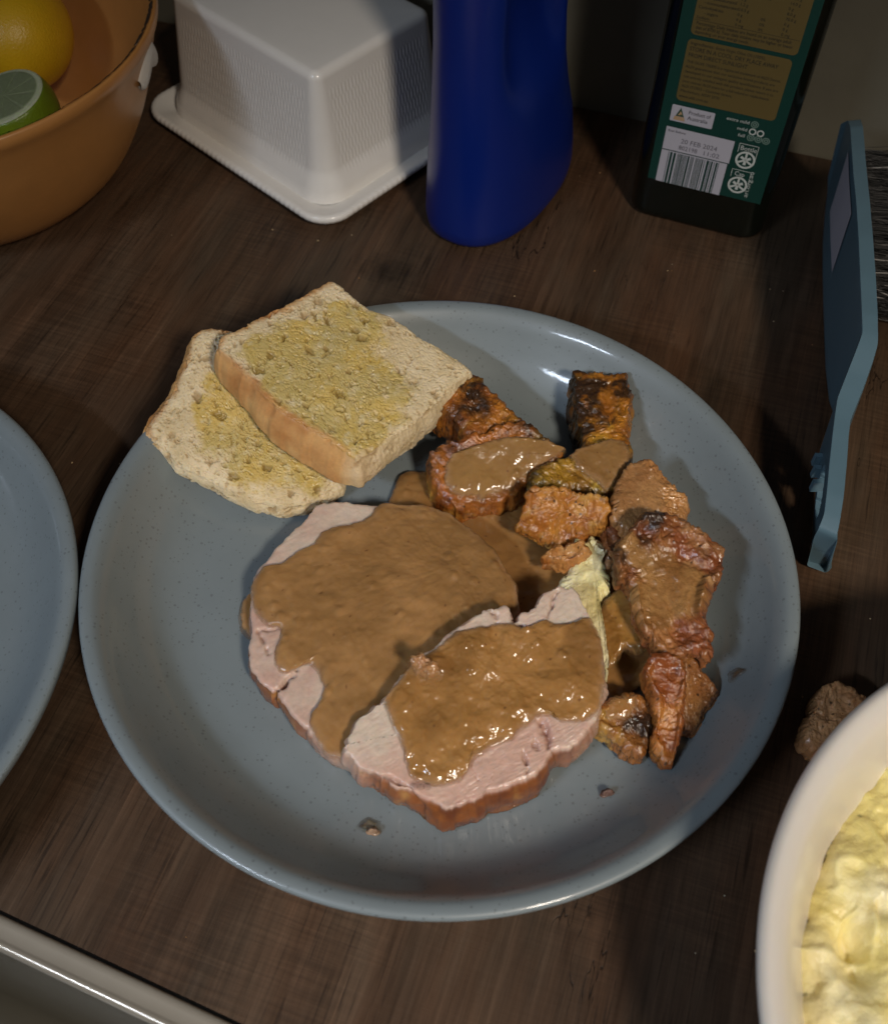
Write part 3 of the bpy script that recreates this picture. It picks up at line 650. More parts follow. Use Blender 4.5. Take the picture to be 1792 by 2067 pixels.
# mash on the plate
PMS = Plane((1180, 1100, .026), (1250, 1250, .024), (1215, 1390, .018))
def mash_disp(seed, a=.0022):
    def f(p, T, SI, VN):
        w_ = np.c_[p[:, 0]+fbm(p, 60, 2, seed+9)*.006, p[:, 1]+fbm(p, 60, 2, seed+10)*.006, p[:, 2]]
        r = 1-np.abs(vn(w_, 75, seed+1))*1.7
        return fbm(p, 48, 2, seed)*a*1.3+(r-.4)*a*.8+fbm(p, 260, 3, seed+3, .6)*a*.28
    return f
def mash_paint(seed, g=0):
    def f(p, T, SI, FL, VN):
        c = mix(np.tile(np.array([.84, .71, .26]), (len(p), 1)), np.array([.90, .81, .48]), np.clip(.45+fbm(p, 60, 4, seed)*1.6, 0, 1))
        c = mix(c, np.array([.66, .50, .13]), np.clip(fbm(p, 110, 3, seed+2)*1.5-.35, 0, .6))
        c = mix(c, np.array([.40, .21, .05]), np.clip(FL*1.2+fbm(p, 160, 3, seed+4)*.5*(FL > .05), 0, .95))
        s, i = worley(p, 130, seed+8); c = mix(c, np.array([.09, .08, .03]), ((s < .09) & (i > .80))*.75)
        return np.c_[c, np.clip(.4+fbm(p, 150, 3, seed+6)*1.4, 0, 1)]
    return f
ms = Zr([(880, 930), (940, 950), (1010, 960), (1080, 1000)])+Zg([(260, 360), (330, 440), (385, 620), (385, 720), (330, 790), (300, 880), (310, 960), (345, 1060), (375, 1200), (352, 1290), (335, 1250), (250, 1200), (150, 1000), (80, 800), (90, 640), (140, 560)])
slab('mashed_potato', ms, PMS, .016, M_mash, None, M=400, K=120, Lr=10, rag=.0012, er=.005, ed=.004, disp=lambda p, T, SI, VN: fbm(p, 95, 3, 81, .5)*.0030+fbm(p, 420, 2, 82)*.0003, paint=mash_paint(81), seed=81, zbot=lambda x, y: np.maximum(PMS.z(x, y)-.018, zfloor(x, y)+.0004),
     tag=('soft yellow mashed potato showing in a strip between the front pork slice and the crackling', 'mashed potato'))
PGV = Plane((1250, 1200, .025), (1300, 1300, .022), (1230, 1380, .016))
slab('gravy_puddle', Zg([(430, 700), (520, 690), (620, 780), (680, 960), (640, 1080), (560, 1150), (480, 1100), (440, 1160), (420, 1200), (370, 1225), (345, 1150), (320, 1060), (290, 950), (300, 860), (345, 780)]), PGV, .012, M_gravy, None, M=240, K=44, Lr=8, er=.004, ed=.003, zbot=lambda x, y: zfloor(x, y)+.0006,
     disp=gravy_disp(83, None, .0016), paint=gravy_paint(83, base=(.33, .16, .035), alt=(.46, .26, .06)), seed=83, tag=('glossy orange brown gravy poured over the right side of the plated mashed potato', 'gravy'))

# pumpkin wedge, upper left stick and wide wedge
PPB = Plane((880, 900, .031), (1140, 900, .031), (960, 1010, .021))
piece('roast_pumpkin', 'wide roast pumpkin wedge with charred corners and its middle flooded with gravy', 'roast pumpkin', Zr([(152, 520, .6), (190, 480, .7), (250, 445, .5), (270, 462, .2), (330, 440, 0), (360, 415, 0), (450, 395, 0), (560, 375, .2), (640, 360, .8), (700, 395, .9), (745, 440, .7), (800, 480, .4), (850, 510, .3), (800, 570, .1), (720, 620, .2), (660, 660, .1), (600, 730, 0), (500, 760, 0), (400, 785, 0), (300, 800, 0), (235, 785, 0), (190, 740, 0), (158, 660, 0)]),
      PPB, .020, 101, amp=.0012, paint=roast_paint(101, a=(.50, .165, .025), b=(.28, .075, .012), chamt=.35), group=GP,
      gravy=[(Zr([(262, 540), (330, 520), (400, 490), (470, 462), (540, 452), (620, 452), (700, 462), (770, 478), (850, 512), (800, 560), (720, 595), (672, 632), (620, 680), (570, 720), (490, 752), (400, 770), (320, 760), (250, 735), (222, 670), (228, 600)]), 103, dict(base=(.31, .165, .055), alt=(.34, .185, .06), deep=(.27, .14, .043)))])
PPA = Plane((885, 800, .034), (950, 755, .036), (1050, 860, .033))
pa = Zr([(188, 182, .1), (225, 165, .2), (290, 130, .5), (350, 102, 1), (400, 118, .8), (440, 138, .6), (450, 158, .8), (470, 200, .2), (515, 245, .1), (560, 292, .1), (600, 335, .1), (628, 362, .3), (560, 385, .0), (480, 400, .0), (400, 425, 0), (345, 425, 0), (318, 385, 0), (290, 335, .4), (240, 305, .2), (195, 290, .1), (172, 262, .2), (185, 220, 0)])
piece('roast_pumpkin', 'blackened stick of roast pumpkin pointing at the bread', 'roast pumpkin', pa, PPA, .019, 105, amp=.0015, group=GP,
      paint=roast_paint(105, a=(.46, .165, .020), b=(.27, .075, .012), hi=(.66, .33, .03), chamt=.45, himt=.28, pts=blobs(PPA, [(*Zr([(340, 150)])[0], 6), (*Zr([(390, 300)])[0], 7.5), (*Zr([(230, 215)])[0], 2.5)])))
# upright right chunk
PPC = Plane((1165, 760, .031), (1270, 760, .033), (1220, 900, .028))
pc = Zr([(893, 95, 1), (940, 104, .8), (1000, 98, .3), (1080, 97, .2), (1160, 102, .6), (1168, 158, .7), (1196, 185, .8), (1196, 230, .3), (1194, 285, .3), (1180, 330, .1), (1168, 385, 0), (1170, 440, .1), (1172, 500, .2), (1160, 560, 0), (1120, 600, 0), (1000, 620, 0), (900, 580, 0), (930, 510, .1), (955, 480, .2), (945, 420, .7), (925, 350, .9), (900, 290, 1), (892, 200, 1)])
piece('roast_pumpkin', 'upright orange roast pumpkin chunk with blackened left side, nearest the top of the plate', 'roast pumpkin', pc, PPC, .022, 109, amp=.0014, group=GP,
      paint=roast_paint(109, a=(.54, .21, .022), b=(.36, .12, .015), hi=(.64, .33, .035), chamt=.40, himt=.3, pts=blobs(PPC, [(*Zr([(1000, 190)])[0], 6), (*Zr([(925, 250)])[0], 8), (*Zr([(1130, 190)])[0], 5), (*Zr([(930, 400)])[0], 5)])),
      gravy=[])
PPD = Plane((1090, 930, .032), (1180, 900, .033), (1180, 970, .029))
piece('roast_pumpkin', 'yellow speckled roast pumpkin piece half under gravy in the middle of the pile', 'roast pumpkin', Zr([(668, 625, .7), (715, 585, .4), (780, 572, 0), (860, 540, 0), (880, 525, 0), (960, 490, 0), (1080, 460, 0), (1150, 475, 0), (1180, 500, 0), (1180, 570, 0), (1130, 650, 0), (1080, 735, .2), (1030, 725, .5), (960, 712, .5), (900, 712, .3), (800, 690, .1), (740, 690, .2), (690, 665, .5)]), PPD, .022, 113, amp=.0012, group=GP,
      paint=roast_paint(113, a=(.50, .28, .03), b=(.34, .16, .02), hi=(.58, .38, .06), chamt=.42, himt=.35),
      gravy=[(Zr([(860, 545), (900, 515), (980, 486), (1080, 458), (1150, 472), (1172, 520), (1172, 572), (1130, 640), (1095, 700), (1060, 742), (1020, 700), (960, 660), (900, 610)]), 115, dict(base=(.31, .165, .055), alt=(.35, .19, .06)))])
PPE = Plane((1050, 1040, .030), (1220, 1000, .037), (1180, 1080, .026))
piece('crackling', 'crumpled golden crackling with a frayed right edge above the mashed potato', 'crackling', Zr([(690, 702), (735, 690), (800, 700), (870, 705), (950, 722), (1010, 732), (1058, 748), (1076, 800), (1068, 855), (1052, 900), (1010, 905), (985, 912), (950, 935), (905, 962), (872, 962), (850, 985), (820, 990), (770, 965), (700, 935), (640, 905), (592, 882), (612, 830), (640, 780), (655, 745)]), PPE, .007, 117, amp=.0016, er=.0018, lip=.0022, rag=.0012, bulge=0, group=GC,
      paint=roast_paint(117, a=(.56, .24, .042), b=(.36, .12, .020), hi=(.70, .42, .12), chamt=.16, himt=.36))
PPE2 = Plane((1100, 1120, .024), (1180, 1100, .029), (1140, 1145, .022))
piece('crackling', 'small crisp orange shard of crackling lying over the gravy just left of the mashed potato', 'crackling', Zr([(725, 1055), (750, 1025), (790, 1000), (812, 992), (850, 1006), (885, 985), (935, 978), (966, 1018), (955, 1050), (925, 1085), (880, 1098), (850, 1112), (800, 1098), (765, 1082)]), PPE2, .005, 119, amp=.0015, er=.0018, rag=.0012, lip=.0014, M=180, K=30, group=GC,
      paint=roast_paint(119, a=(.52, .24, .07), b=(.34, .11, .02), hi=(.66, .42, .2), chamt=.10, himt=.3))
PPF = Plane((1240, 950, .036), (1390, 1020, .030), (1240, 1050, .030))
_f = blobs(PPF, [(*Zr([q[:2]])[0], q[2]) for q in ((1180, 640, 8), (1240, 700, 9), (1250, 790, 8), (1160, 830, 6), (1140, 720, 6))])
piece('crackling', 'rounded gravy covered chunk at the right of the pile with a ragged orange corner', 'crackling', Zr([(1095, 740), (1110, 680), (1140, 610), (1180, 568), (1230, 560), (1280, 566), (1330, 602), (1362, 630), (1385, 665), (1412, 690), (1410, 712), (1440, 728), (1478, 748), (1480, 780), (1460, 800), (1450, 860), (1400, 850), (1340, 870), (1270, 860), (1210, 890), (1170, 940), (1130, 930), (1100, 860), (1085, 800)]), PPF, .022, 121, amp=.0016, er=.004, ed=.002, group=GC, glaze=_f,
      paint=roast_paint(121, a=(.50, .24, .08), b=(.36, .13, .04), hi=(.58, .32, .13), chamt=.08, himt=.25, glaze=_f, gcol=(.42, .22, .085)))
PPF2 = Plane((1230, 1070, .027), (1250, 1100, .026), (1220, 1140, .024))
piece('crackling', 'narrow twisted strip of crackling hanging between the golden crackling and the mashed potato', 'crackling', Zr([(1055, 905), (1100, 880), (1130, 890), (1125, 960), (1090, 1000), (1088, 1040), (1105, 1070), (1098, 1105), (1065, 1112), (1030, 1085), (1012, 1075), (1030, 1035), (1045, 1000), (1052, 950)]), PPF2, .007, 125, amp=.0013, er=.0018, rag=.0010, M=160, K=26, group=GC,
      paint=roast_paint(125, a=(.44, .20, .07), b=(.28, .09, .03), hi=(.56, .32, .14), chamt=.12, himt=.2))
# strip below, triangle and lower left piece go first (underneath)
PPJ = Plane((1210, 1440, .021), (1320, 1430, .021), (1290, 1520, .017))
piece('roast_pumpkin', 'roast piece with a frayed golden lower edge, lowest left of the pile', 'roast pumpkin', Zg([(320, 1475, 0), (390, 1425, 0), (480, 1392, 0), (560, 1380, .3), (640, 1430, .4), (670, 1500, .6), (650, 1580, .7), (630, 1660, .7), (600, 1740, .5), (585, 1790, .3), (540, 1790, .0), (500, 1745, 0), (440, 1700, 0), (390, 1655, 0), (330, 1620, 0), (285, 1590, 0), (252, 1560, 0), (280, 1520, 0)]), PPJ, .009, 127, amp=.0012, er=.0020, rag=.0012, bulge=0, lip=.0010, group=GP,
      paint=roast_paint(127, a=(.36, .14, .03), b=(.22, .07, .015), hi=(.58, .33, .07), chamt=.15, himt=.30, pts=blobs(PPJ, [(*Zg([(570, 1610)])[0], 7)])),
      gravy=[(Zg([(335, 1470), (400, 1425), (480, 1400), (550, 1400), (560, 1470), (520, 1530), (470, 1560), (400, 1570), (340, 1540)]), 129, dict(h=.0012, base=(.33, .15, .045), alt=(.36, .17, .05)))])
PPI = Plane((1390, 1330, .026), (1440, 1390, .019), (1395, 1470, .017))
piece('crackling', 'flat brown triangle of meat skin sticking out behind the long crisp strip', 'crackling', Zg([(860, 1130), (920, 1160), (950, 1230), (1000, 1275), (1040, 1320), (1072, 1372), (1045, 1410), (1030, 1450), (985, 1480), (955, 1520), (940, 1590), (900, 1640), (850, 1620), (830, 1500), (840, 1350)]), PPI, .005, 131, amp=.0009, er=.0015, rag=.0010, group=GC,
      paint=roast_paint(131, a=(.34, .15, .045), b=(.24, .09, .025), hi=(.42, .22, .09), chamt=.08, himt=.15))
PPH = Plane((1320, 1330, .033), (1380, 1330, .033), (1350, 1540, .018))
piece('crackling', 'long dark red crisp strip pointing down the plate to a narrow tip', 'crackling', Zg([(592, 1215), (620, 1170), (665, 1125), (740, 1125), (810, 1145), (860, 1190), (872, 1260), (868, 1340), (855, 1430), (850, 1500), (838, 1590), (825, 1650), (800, 1740), (782, 1810), (775, 1862), (740, 1862), (712, 1838), (700, 1790), (660, 1750), (640, 1710), (650, 1640), (668, 1560), (655, 1470), (640, 1390), (622, 1310), (605, 1260)]), PPH, .008, 133, amp=.0012, er=.0018, ed=.0012, lip=.0018, rag=.0010, bulge=0, M=300, group=GC, center=Zg([(750, 1450)])[0],
      paint=roast_paint(133, a=(.44, .16, .030), b=(.25, .065, .014), hi=(.56, .27, .06), chamt=.24, himt=.22))
PPG = Plane((1250, 1110, .038), (1455, 1110, .040), (1370, 1310, .032))
_g = blobs(PPG, [(*Zg([q[:2]])[0], q[2]) for q in ((700, 600, 8), (800, 700, 9.5), (870, 800, 7.5), (620, 780, 7), (560, 520, 4.5), (500, 440, 4), (700, 900, 5), (620, 920, 4), (900, 660, 5))])
piece('crackling', 'largest curled sheet of browned crackling with a dark rim, right side of the plate', 'crackling',
      Zg([(412, 600, .6), (415, 540, .7), (420, 490, .7), (450, 420, .6), (500, 350, .6), (540, 310, .7), (620, 255, .9), (690, 238, .9), (760, 245, .5), (840, 280, .3), (890, 320, .2), (935, 330, .1), (1010, 372, .1), (1060, 420, .1), (1112, 462, .2), (1114, 540, .2), (1090, 630, .1), (1045, 665, 0), (1010, 740, 0), (985, 810, 0), (965, 900, 0), (985, 960, 0), (1030, 1020, 0), (1010, 1060, 0), (1025, 1130, 0), (1020, 1165, 0), (960, 1130, 0), (900, 1110, 0), (850, 1140, 0), (790, 1200, .1), (760, 1180, .1), (700, 1120, 0), (640, 1040, .1), (590, 1000, .1), (560, 900, 0), (540, 800, 0), (530, 720, .1), (480, 640, .3), (440, 650, .6)]),
      PPG, .009, 137, amp=.0018, er=.0018, ed=.0012, lip=.0034, rag=.0014, bulge=0, M=440, K=80, group=GC, glaze=_g,
      paint=roast_paint(137, a=(.42, .175, .055), b=(.26, .075, .024), hi=(.54, .29, .12), chamt=.24, himt=.2, glaze=_g, pts=blobs(PPG, [(*Zg([(640, 270)])[0], 5), (*Zg([(430, 520)])[0], 3.5), (*Zg([(620, 560)])[0], 2.5)])))

# crumbs and splashes
def crumb(name, px, py, h, r, seed, col, label, cat, group=None, base=0.):
    q = P(px, py, .008); zf = float(zfloor(q[0], q[1])); z = zf+h+base
    pts = [(px+r*math.cos(a)*(1+.3*math.sin(3*a+seed)), py+r*.8*math.sin(a)*(1+.25*math.cos(2*a+seed))) for a in np.linspace(0, 6.283, 20)[:-1]]
    film = h < .002
    slab(name, pts, Flat(z), h, M_gravy if film else M_roast, None, M=80, K=20, Lr=5, rag=.0004, er=r*.00016, ed=h*.9, seed=seed,
         disp=(lambda p, T, SI, VN: fbm(p, 300, 2, seed)*.0001) if film else (lambda p, T, SI, VN: fbm(p, 400, 3, seed)*.0007), paint=lambda p, T, SI, FL, VN: np.c_[mix(np.tile(np.array(col), (len(p), 1)), np.array(col)*.55, np.clip(.5+fbm(p, 300, 3, seed+1)*1.5, 0, 1)), np.full(len(p), .8)],
         ztop=(lambda x, y: zfloor(x, y)+h+base), zbot=lambda x, y: zfloor(x, y)+.0001, tag=(label, cat), group=group)
crumb('gravy_splash', 748, 1668, .0008, 21, 5, (.20, .17, .12), 'thin brown splash with a crumb in it on the plate below the pork', 'gravy')
crumb('meat_crumb', 752, 1674, .0030, 9, 6, (.46, .29, .18), 'pale meat crumb sitting in the splash below the pork', 'crumb')
crumb('meat_crumb', 1225, 1596, .0030, 10, 7, (.15, .08, .06), 'tiny dark red crumb alone on the plate right of the pork rind', 'crumb')
crumb('gravy_splash', 1490, 1352, .0016, 13, 8, (.24, .17, .11), 'small brown drip near the right rim of the plate', 'gravy')
# specks of food on the countertop
_rs = np.random.RandomState(3); V = []; F = []; C = []
for k in range(90):
    x, y = _rs.uniform(-.17, .19), _rs.uniform(-.20, .24)
    if np.hypot(x-PLC[0], y-PLC[1]) < .137 or np.hypot(x+.262, y+.0789) < .137 or np.hypot(x-.2006, y+.2072) < .10 or gl(x, y)[1] > .28 or (-(x+.144)*.353-(y+.165)*.935) > -.01: continue
    r = _rs.uniform(.0002, .00062); b0 = len(V); cc = _rs.choice(3)
    for d in ((1, 0, 0), (-.6, .8, 0), (-.5, -.9, .1), (.1, .1, 1.0), (.5, .7, .4), (.2, -.7, .5)): V.append((x+d[0]*r*_rs.uniform(.7, 1.3), y+d[1]*r, .00002+max(d[2], 0)*r)); C.append(((.5, .36, .2, 1), (.30, .16, .07, 1), (.62, .55, .42, 1))[cc])
    F += [(b0, b0+4, b0+3), (b0+4, b0+1, b0+3), (b0+1, b0+2, b0+3), (b0+2, b0+5, b0+3), (b0+5, b0, b0+3), (b0, b0+1, b0+4), (b0, b0+5, b0+2)]
mesh('bench_crumbs', V, F, M_roast, None, col=np.array(C), kind='stuff', origin=(0, 0, 0))
# bread crust piece on the bench by the white bowl
PCR = Plane((1640, 1500, .010), (1700, 1380, .014), (1760, 1420, .012))
slab('crust_scrap', zz(2900, 2600, 1.381, [(510, 225), (545, 190), (580, 172), (640, 165), (690, 185), (730, 205), (785, 250), (790, 330), (700, 430), (620, 500), (540, 560), (500, 570), (470, 530), (440, 495), (442, 440), (462, 380), (480, 330)]), PCR, .012, M_roast, None, M=240, K=40, Lr=8, rag=.0012, ragsc=500, er=.003, ed=.002,
     disp=roast_disp(151, .0011), paint=roast_paint(151, a=(.55, .29, .13), b=(.40, .18, .07), hi=(.62, .38, .19), chamt=.05, himt=.2), zbot=lambda x, y: 0*x+.0004, seed=151,
     tag=('torn scrap of brown crust on the countertop between the plate and the white bowl', 'crust'))

# ------------------------------------------------------------------ white bowl of mash
BC = np.array([.2006, -.2072]); BR = .1177
t = 0
BW = [(0, .007), (.05, .008), (.075, .014), (.090, .028), (.099, .045), (.1045, .058), (.1085, .0655), (.1115, .0688), (.1145, .0702), (.1165, .0697), (.1177, .0680), (.1170, .0655), (.1140, .0600), (.108, .046), (.100, .030), (.088, .015), (.070, .005), (.062, .0035), (.060, .0), (.057, .0), (.055, .003), (0, .003)]
V, F = lathe(smooth_prof(BW, 5), (*BC, 0), 220)
mesh('serving_bowl', V, [f[::-1] for f in F], M_bowlw, origin=(*BC, 0), tag=('large glossy white bowl cut off by the lower right corner', 'bowl'))
def bowl_in(r): q = np.array(BW[:10]); return np.interp(r, q[:, 0], q[:, 1])
PMB = Flat(.050)
edge = [(1792, 1545), (1765, 1565), (1742, 1568), (1716, 1590), (1694, 1612), (1690, 1650), (1684, 1700), (1672, 1760), (1652, 1800), (1628, 1845), (1612, 1880), (1608, 1940), (1616, 1985), (1626, 2040), (1640, 2100)]
mp = [tuple(q) for q in edge]
a0 = math.atan2(*(PMB.hit(1660, 2100)[:2]-BC)[::-1]); a1 = math.atan2(*(PMB.hit(1792, 1560)[:2]-BC)[::-1])
def proj(p):
    v = np.asarray(p)-CAM; k = v@FW; return (IW/2+FOC*(v@RT)/k, IH/2-FOC*(v@UP)/k)
aa = np.linspace(a0, a1+2*math.pi if a1 < a0 else a1, 26)[1:-1]
if (aa[-1]-aa[0]) < 2: aa = np.linspace(a0, a1-2*math.pi, 26)[1:-1]
for k, a in enumerate(aa):
    r = .088; mp.append(proj((BC[0]+r*math.cos(a), BC[1]+r*math.sin(a), .050)))
mc = [P(1745, 1905, .05), P(1700, 1900, .05)]
hole = P(1735, 1925, .052)
def mb_disp(p, T, SI, VN):
    wv = np.stack([fbm(p, 38, 3, 93+k) for k in range(3)], 1)*.010
    q = p+wv; r1 = np.clip(1-np.abs(vn(q, 52, 91))*2.6, 0, 1)**1.6; r2 = np.clip(1-np.abs(vn(q, 120, 95))*2.4, 0, 1)**1.5
    d = fbm(p, 45, 3, 97)*.0052+r1*.0022+r2*.0008+fbm(p, 120, 3, 99)*.0022+fbm(p, 300, 3, 98, .6)*.0006
    h = np.hypot((p[:, 0]-hole[0])*1.0, (p[:, 1]-hole[1])*.62); d = d-.012*np.exp(-(h/.0060)**2)
    return d*np.where(SI > 0, .5, 1)
slab('mashed_potato', mp, PMB, .03, M_mash, None, M=620, K=170, Lr=8, rag=.0014, ragsc=110, er=.012, ed=.008, disp=mb_disp, paint=mash_paint(91), seed=91,
     ztop=lambda x, y: .050+.010*(1-np.hypot(x-BC[0], y-BC[1])/.09)+fbm(np.c_[x, y, 0*x], 32, 2, 92)*.007, zbot=lambda x, y: np.minimum(bowl_in(np.hypot(x-BC[0], y-BC[1]))+.0005, .046), center=proj((*BC, .05)),
     tag=('heap of creamy yellow mashed potato filling the big white bowl', 'mashed potato'))

# ------------------------------------------------------------------ butter dish
def grid_mesh(nu, nv, fn, closed_u=False):
    V = np.array([fn(i/(nu if closed_u else nu-1), j/(nv-1)) for j in range(nv) for i in range(nu)])
    F = []
    for j in range(nv-1):
        for i in range(nu if closed_u else nu-1):
            k = (i+1) % nu; F.append((j*nu+i, j*nu+k, (j+1)*nu+k, (j+1)*nu+i))
    return V, F
def rr_loop(L0, L1, r, n_per=60, nc=14, adaptive=None):
    """rounded rectangle, corner at origin, extents L0 (a axis) by L1 (b axis); returns pts, normals, arclength, cornerness"""
    pts = []; nrm = []; co = []
    segs = [((r, 0), (L0-r, 0), (0, -1)), ((L0, r), (L0, L1-r), (1, 0)), ((L0-r, L1), (r, L1), (0, 1)), ((0, L1-r), (0, r), (-1, 0))]
    cen = [(L0-r, r, -90), (L0-r, L1-r, 0), (r, L1-r, 90), (r, r, 180)]
    for k in range(4):
        a, b_, n_ = segs[k]; ln = math.hypot(b_[0]-a[0], b_[1]-a[1]); m = max(2, int(ln/adaptive)) if adaptive else n_per
        for i in range(m):
            t = i/m; pts.append((a[0]+(b_[0]-a[0])*t, a[1]+(b_[1]-a[1])*t)); nrm.append(n_)
            dd = min(t, 1-t)*ln; co.append(1-min(dd/.004, 1))
        cx, cy, s0 = cen[k]
        for i in range(nc):
            th = R_(s0+90*i/nc); pts.append((cx+r*math.cos(th), cy+r*math.sin(th))); nrm.append((math.cos(th), math.sin(th))); co.append(1.)
    pts = np.array(pts); d = np.r_[0, np.cumsum(np.linalg.norm(np.diff(pts, axis=0), axis=1))]
    return pts, np.array(nrm), d, np.array(co)
BD0 = P(656, 399, .012)[:2]; BDa = P(348, 199, .012)[:2]-BD0; LA = np.linalg.norm(BDa); ea = BDa/LA; eb = np.array([ea[1], -ea[0]])
if eb[0] < 0: eb = -eb
LB = .094
def bd(a, b_): return BD0+ea*a+eb*b_
def build_butter():
    c = bd(LA/2, LB/2)
    t = thing('butter_dish', 'white ceramic butter dish with a woven ribbed lid sitting on its tray', 'butter dish', (c[0], c[1], 0))
    # lid: side wall with basket ribs
    r = .0125; pts, nrm, d, co = rr_loop(LA, LB, r, nc=12, adaptive=.00055)
    H = np.r_[-.0050, .0, .0015, .004, np.linspace(.007, .0535, 90), .0555, .0575]; zb0 = .0115; V = []
    ctr = np.array([LA/2, LB/2])
    for h in H:
        f = h/.0575; flare = .0030*(1-ss(0, .012, h)); tap = -.0068*f
        amp = .00018*ss(.006, .011, h)*(1-ss(.0515, .054, h))*(1-co)
        row = np.floor(h/.0058); ph = h/.0058-row
        wv = np.sin(d*2*math.pi/.0023+row*math.pi)*np.sin(ph*math.pi)**.5
        rib = amp*(.9*wv)
        off = tap+flare+rib
        q = pts+nrm*off[:, None]
        V.append(np.c_[[bd(*p) for p in q], np.full(len(q), zb0+h)])
    n = len(pts)
    for k in range(1, 8):       # rounded shoulder
        th = k/7*math.pi/2; q = pts+nrm*(-.0068-.0045*(1-math.cos(th))); V.append(np.c_[[bd(*p) for p in q], np.full(n, zb0+.0575+.0045*math.sin(th))])
    for k in range(1, 9):
        s = 1-k/8*.93; q = ctr+(pts+nrm*(-.0113)-ctr)*s; V.append(np.c_[[bd(*p) for p in q], np.full(n, zb0+.0620+.0006*(1-s))])
    R = len(V); V = np.vstack(V); V = np.vstack([V, [*bd(*ctr), zb0+.0626]]); F = []; i = np.arange(n); j = (i+1) % n
    for k in range(R-1): F += np.c_[k*n+i, k*n+j, (k+1)*n+j, (k+1)*n+i].tolist()
    F += np.c_[np.full(n, R*n), (R-1)*n+i, (R-1)*n+j].tolist()
    mesh('lid', V, F, M_white, t)
    # tray
    o = .0135; tp, tn, td, tc_ = rr_loop(LA+2*o, LB+2*o, .017, nc=20, adaptive=.0007); tp = tp-o
    prof = [(-.016, .0060), (-.0115, .0062), (-.0098, .0068), (-.006, .0078), (-.003, .0088), (-.0012, .0093), (0, .0088), (.0006, .0074), (.0002, .0058), (-.0012, .0042), (-.0035, .0026), (-.006, .0010), (-.008, 0.), (-.016, 0)]
    V = []
    for off, z in prof:
        rope = .00014*np.sin(td*2*math.pi/.0036)*(1 if -.002 < off < .001 and .003 < z < .0092 else 0)
        V.append(np.c_[[bd(*p) for p in tp+tn*(off+rope)[:, None]], np.full(len(tp), z)+.5*rope])
    n = len(tp); i = np.arange(n); j = (i+1) % n; R = len(V); F = []
    V = np.vstack(V); cc = bd(LA/2, LB/2); V = np.vstack([V, [*cc, .006], [*cc, 0]])
    for k in range(R-1): F += np.c_[k*n+i, (k+1)*n+i, (k+1)*n+j, k*n+j].tolist()
    F += np.c_[np.full(n, R*n), i, j].tolist()+np.c_[np.full(n, R*n+1), (R-1)*n+j, (R-1)*n+i].tolist()
    mesh('tray', V, F, M_white, t)
build_butter()

# ------------------------------------------------------------------ blue bottle
def build_blue():
    ax = np.array([.50, .866]); ay = np.array([.866, -.50])       # long and short axes on the bench
    c0 = np.array([.0262, .2080])
    t = thing('cleaning_bottle', 'tall cobalt blue plastic bottle standing between the butter dish and the oil bottle', 'bottle', (*c0, 0))
    H = [0, .0012, .004, .009, .02, .04, .06, .08, .10, .115, .13, .15, .17, .19, .21, .225, .235]
    # front half-length, back half-length, half-width per height
    FR = [.046, .049, .051, .052, .0520, .0515, .051, .0505, .050, .050, .050, .050, .049, .044, .032, .018, .014]
    BK = [.048, .052, .054, .055, .0535, .048, .038, .029, .024, .023, .024, .026, .027, .026, .022, .016, .014]
    HW = [.0245, .0275, .0290, .0295, .0290, .0280, .0265, .0255, .025, .025, .0255, .026, .026, .024, .020, .015, .014]
    z = np.linspace(0, 1, 110)**1.15*.235; V = []; n = 96
    for q in z:
        fr, bk, hw = (np.interp(q, H, a) for a in (FR, BK, HW))
        for k in range(n):
            a = 2*math.pi*k/n; cx, sx = math.cos(a), math.sin(a); e = .86
            X = (bk if cx > 0 else fr)*math.copysign(abs(cx)**e, cx); Y = hw*math.copysign(abs(sx)**e, sx)
            # thumb recess on the right back side
            g = math.exp(-(abs(q-.132)/.046)**4)*math.exp(-(abs(a-R_(100))/.50)**4); Y -= .012*g if sx > 0 else 0
            V.append((*(c0+ax*X+ay*Y), q))
    m = len(z); V += [(*c0, .235), (*c0, 0)]; F = []
    for j in range(m-1):
        for k in range(n): F.append((j*n+k, (j+1)*n+k, (j+1)*n+(k+1) % n, j*n+(k+1) % n))
    for k in range(n): F.append(((m-1)*n+k, m*n, (m-1)*n+(k+1) % n)); F.append((k, (k+1) % n, m*n+1))
    mesh('bottle_body', V, F, M_blue, t)
    V, F = lathe([(0, .262), (.014, .262), (.0155, .260), (.0155, .236), (.0140, .2352)], (*c0, 0), 40)
    mesh('cap', V, F, M_white, t)
build_blue()

